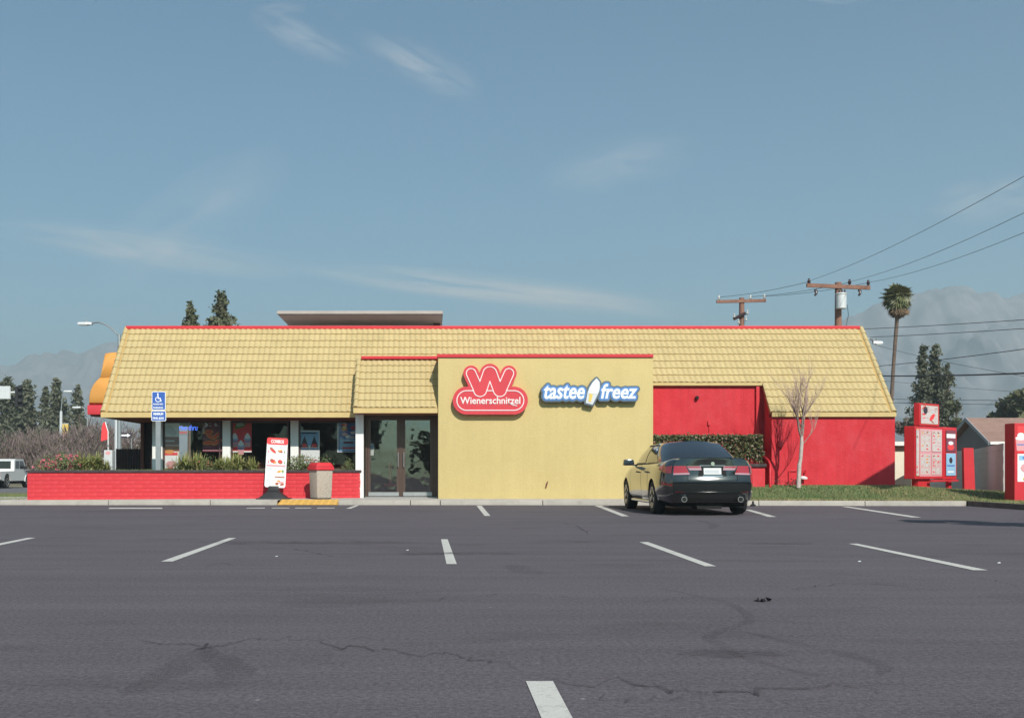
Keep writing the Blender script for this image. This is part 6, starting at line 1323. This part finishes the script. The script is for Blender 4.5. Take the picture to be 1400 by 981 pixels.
blockwall((20.3,39.0,0), (16.3,29.7,0), 1.70, -.05, 9, .42); blockwall((X(1250,42),42,0), (20.28,39.15,0), 1.66, -.05, 9, .42)
# shed next to the wing
sh = thing('cream_shed', (X(1238,36), 36, 0), 'small cream shed with white roof edge behind the red wing', 'shed'); d = 36
obj('wall', MB().box((X(1190,d), d, -.05), (X(1249,d), d+3, Z(616,d))), mat('cream_wall', (.72,.66,.53), .8, var=.04, vs=2), sh); obj('roof_fascia', MB().box((X(1190,d), d-.25, Z(609,d)), (X(1251,d), d+3.2, Z(603.5,d))), M['white'], sh); obj('eave_gap', MB().box((X(1190,d)+.02, d+.02, Z(616,d)+.003), (X(1249,d)-.02, d+2.9, Z(609,d)-.003)), M['tan'], sh); obj('roof_slope', MB().add([(X(1190,d),d-.25,Z(603.3,d)),(X(1251,d),d-.25,Z(603.3,d)),(X(1251,d),d+1.6,Z(603.3,d)+.35),(X(1190,d),d+1.6,Z(603.3,d)+.35)], [(0,1,2,3)]), M['metal'], sh, fix=False)
# gabled house
M['shingle'] = mat('brown_roof_shingles', (.26,.155,.125), .9, col2=(.32,.20,.16), vs=1.5, bump=.5, bs=8); M['darkstucco'] = mat('dark_grey_stucco', (.17,.16,.163), .9, var=.08, vs=1)
hs = thing('gabled_house', (36, 62, 0), 'grey house with brown shingled gable roof and white gutter', 'house')
hx, y0, ym, y1 = 32.1, 60.0, 62.6, 65.2; zE, zR = Z(603.5,60), Z(571,62.6)
obj('gable_wall', MB().prism([(y0+.35,-.05),(y0+.35,zE-.05),(ym,zR-.32),(y1-.35,zE-.05),(y1-.35,-.05)], (hx+.35,0,0), (0,1,0), (0,0,1), (.2,0,0)), M['darkstucco'], hs); obj('front_wall', MB().box((hx+.56,y0+.36,-.05),(hx+14,y0+.5,zE-.05)), M['darkstucco'], hs)
sl = (zR-zE)/(ym-y0); nrm = Vector((0,-sl,1)).normalized(); ln_ = math.hypot(ym-y0, zR-zE)
rf = obj('roof', MB().prism([(y0,zE),(ym,zR),(y1,zE),(y1,zE-.1),(ym,zR-.1),(y0,zE-.1)], (hx+.02,0,0), (0,1,0), (0,0,1), (14,0,0)), M['shingle'], hs)
mb = MB()
for i in range(15):
    t0_, t1_ = i/15, (i+1.1)/15; a = Vector((hx+.0, y0+(ym-y0)*t0_, zE+(zR-zE)*t0_)); b = Vector((hx+.0, y0+(ym-y0)*min(1,t1_), zE+(zR-zE)*min(1,t1_)))
    x = hx; r = random.Random(i)
    while x < hx+14: w_ = r.uniform(.22,.38); e = r.uniform(.018,.03); mb.add([(x+.004,a.y-.01,a.z+e-.01),(x+w_-.004,a.y-.01,a.z+e-.01),(x+w_-.004,b.y,b.z+.006),(x+.004,b.y,b.z+.006),(x+.004,a.y-.01,a.z-.01),(x+w_-.004,a.y-.01,a.z-.01)], [(0,1,2,3),(4,5,1,0)]); x += w_
tag(obj('shingles', mb, M['shingle'], rf, fix=False), kind='stuff')
obj('bargeboard', MB().prism([(y0-.03,zE-.2),(y0-.03,zE),(ym,zR+.03),(y1,zE),(y1,zE-.2),(ym,zR-.2)], (hx-.03,0,0), (0,1,0), (0,0,1), (.05,0,0)), mat('grey_bargeboard', (.30,.31,.33), .7), rf); obj('gutter', MB().box((hx+.025,y0-.14,zE-.16),(hx+14,y0-.035,zE-.0)), M['white'], hs, bevel=.02)
# litter on the lot
p = G(1046,822); lt = thing('litter', p, 'crumpled dark scrap lying in the middle of the asphalt', 'litter', None); r = random.Random(2); vs = []
o = tag(link('scrap', bush_mesh(5, 26, .05, .03, .02, .022, M['black'], 0)), None); o.parent = lt
p = G(1029.5,691.5); cn = thing('debris', p, 'small dark cone shaped debris at the kerb right of the car', 'debris'); o = bpy.data.objects.new('scrap', MB().lathe([(.07,0),(.075,.03),(.03,.06),(.025,.12),(.004,.14)], 8).mesh('scrap', M['black'])); C.objects.link(o); o.parent = cn
for q, (x, y) in enumerate(((557,752.5),(1175,768),(378,761),(1366,770))):
    p = G(x, y); o = obj('paper_scrap', MB().add([(p.x-.012,p.y-.01,.006),(p.x+.015,p.y-.012,.009),(p.x+.012,p.y+.015,.014),(p.x-.015,p.y+.01,.008)], [(0,1,2,3)]), M['pwhite'], fix=False); tag(o, ('white paper scrap on asphalt left of the middle parking stripe', 'white paper scrap on asphalt beside the far right stripe', 'white paper scrap on asphalt right of the long left stripe', 'white paper scrap on asphalt near the right edge')[q], 'litter', 'paper scraps on the asphalt')

# things standing just outside the right edge: a small tree in the lot and an added panel that shades the wing wall
t = thing('parking_lot_tree', (10.9, 12.9, 0), 'small round tree out of frame to the right of the lot', 'tree'); fn = blob_fn(5.6, 1.25, 71, 12, .62)
c = bpy.data.objects.new('crown', crown(71, fn, 8000, .065, [M['oak'], M['oak2']])); C.objects.link(c); c.parent = t; c['kind'] = 'stuff'
k = bpy.data.objects.new('trunk', MB().tube([(0,0,0),(.05,0,2),(0,.03,4.6)], [.09,.07,.03], 8).mesh('trunk', M['trunk'])); C.objects.link(k); k.parent = t
# trees across the lot behind the viewer, mirrored in the glass
cm = crown(90, blob_fn(6.5, 2.6, 90, 18, .25), 2600, .30, [M['oak'], M['oak2']]); tm = MB().tube([(0,0,0),(.05,0,2.6),(0,.05,5.6)], [.16,.12,.05], 8).mesh('trunk', M['trunk'])
for k, (x, y, s_, lab) in enumerate(((-.2,-20,.62,'smallest dark tree across the lot, mirrored in the right glass door'), (-5.9,-20.5,.95,'dark tree across the lot, mirrored in the window next to the door post'), (-9.6,-21,1.1,'tallest dark tree across the lot, mirrored in the middle window'), (-13.4,-20,1.0,'dark tree across the lot, mirrored in the first window'), (-17.5,-21,1.05,'dark tree across the lot at the end of the mirrored row'))):
    t = thing('lot_tree', (x, y, 0), lab, 'tree', 'trees across the lot'); t.scale = (s_,)*3; t.rotation_euler = (0,0,k*1.9)
    for n_, me_ in (('crown', cm), ('trunk', tm)):
        c = bpy.data.objects.new(n_, me_); C.objects.link(c); c.parent = t
        if n_ == 'crown': c['kind'] = 'stuff'
t = thing('shadow_panel', (15.6, 24.7, .1), 'added unseen red panel on a tall post, casting the wedge shadow on the wing wall', 'sign')  # made-up panel, out of view, shaped to throw the wall's wedge shadow
A_, B_ = Vector((13.95,23.07,0)), Vector((15.9,24.83,0)); U_ = (B_-A_).normalized()
obj('flat_panel', MB().prism([(0,5.1),((B_-A_).length,5.1),((B_-A_).length,6.19),(0,6.19)], A_, U_, (0,0,1), (U_.y*.12,-U_.x*.12,0)), M['redtrim'], t, bevel=.02); obj('post', MB().tube([(15.75,24.6,.1),(15.75,24.6,5.2)], .06, 10), M['metal'], t, smooth=50)

# ---------------------------------------------------------------- mountains and haze
M['rock'] = mat('hazed_mountain', (.13,.135,.15), .95, col2=(.25,.24,.245), vs=.03, bump=0)  # bluish, low contrast rock: distance haze mixed into the colour
def mountain(name, prof, d, depth, seed):
    r = random.Random(seed); n = 340; m_ = 40; vs = []; pxs = [a for a, b in prof]; hs_ = [b for a, b in prof]
    from mathutils import noise
    for j in range(m_+1):
        f = j/m_
        for i in range(n+1):
            px = pxs[0] + (pxs[-1]-pxs[0])*i/n; x = X(px, d); top = Z(float(np.interp(px, pxs, hs_)), d); y = d - depth*(1-f)
            v = noise.fractal(Vector((x*.018+seed, y*.009, seed)), 1.0, 2.0, 8); rid = 1-abs(noise.noise(Vector((x*.03+seed*3, y*.005, 0))))*1.2
            z = top*(f**1.15)*(1 + (1-f)*(.55*v+.45*(rid-.5))) + (v*top*.07); vs.append((x, y, max(-.5, z) if j else -2))
    me = bpy.data.meshes.new(name); me.from_pydata(vs, [], [(j*(n+1)+i,j*(n+1)+i+1,(j+1)*(n+1)+i+1,(j+1)*(n+1)+i) for j in range(m_) for i in range(n)]); me.materials.append(M['rock']); me.polygons.foreach_set('use_smooth', [True]*len(me.polygons)); return tag(link(name, me), kind='structure')
mountain('mountain', [(900,642),(1000,560),(1060,500),(1110,462),(1150,440),(1190,424),(1225,405),(1250,396),(1275,393),(1300,395),(1330,402),(1360,405),(1400,403),(1500,390),(1650,400),(1900,440),(2300,560)], 1750, 650, 3.3)
mountain('mountain', [(-900,520),(-500,505),(-250,500),(-80,500),(0,497),(30,494),(60,487),(90,479),(120,475.5),(145,474),(180,478),(260,490),(360,510),(500,560),(650,640)], 2100, 600, 8.1)
hz = bpy.data.materials.new('haze'); hz.use_nodes = True; N = hz.node_tree.nodes; N.clear(); o = N.new('ShaderNodeOutputMaterial'); v = N.new('ShaderNodeVolumePrincipled'); v.inputs['Color'].default_value = HAZE_C; v.inputs['Density'].default_value = HAZE; v.inputs['Anisotropy'].default_value = .2; hz.node_tree.links.new(v.outputs[0], o.inputs['Volume'])
ho = obj('haze', MB().box((-3400,-200,-3.5),(3400,3400,345)), hz); tag(ho, kind='stuff')
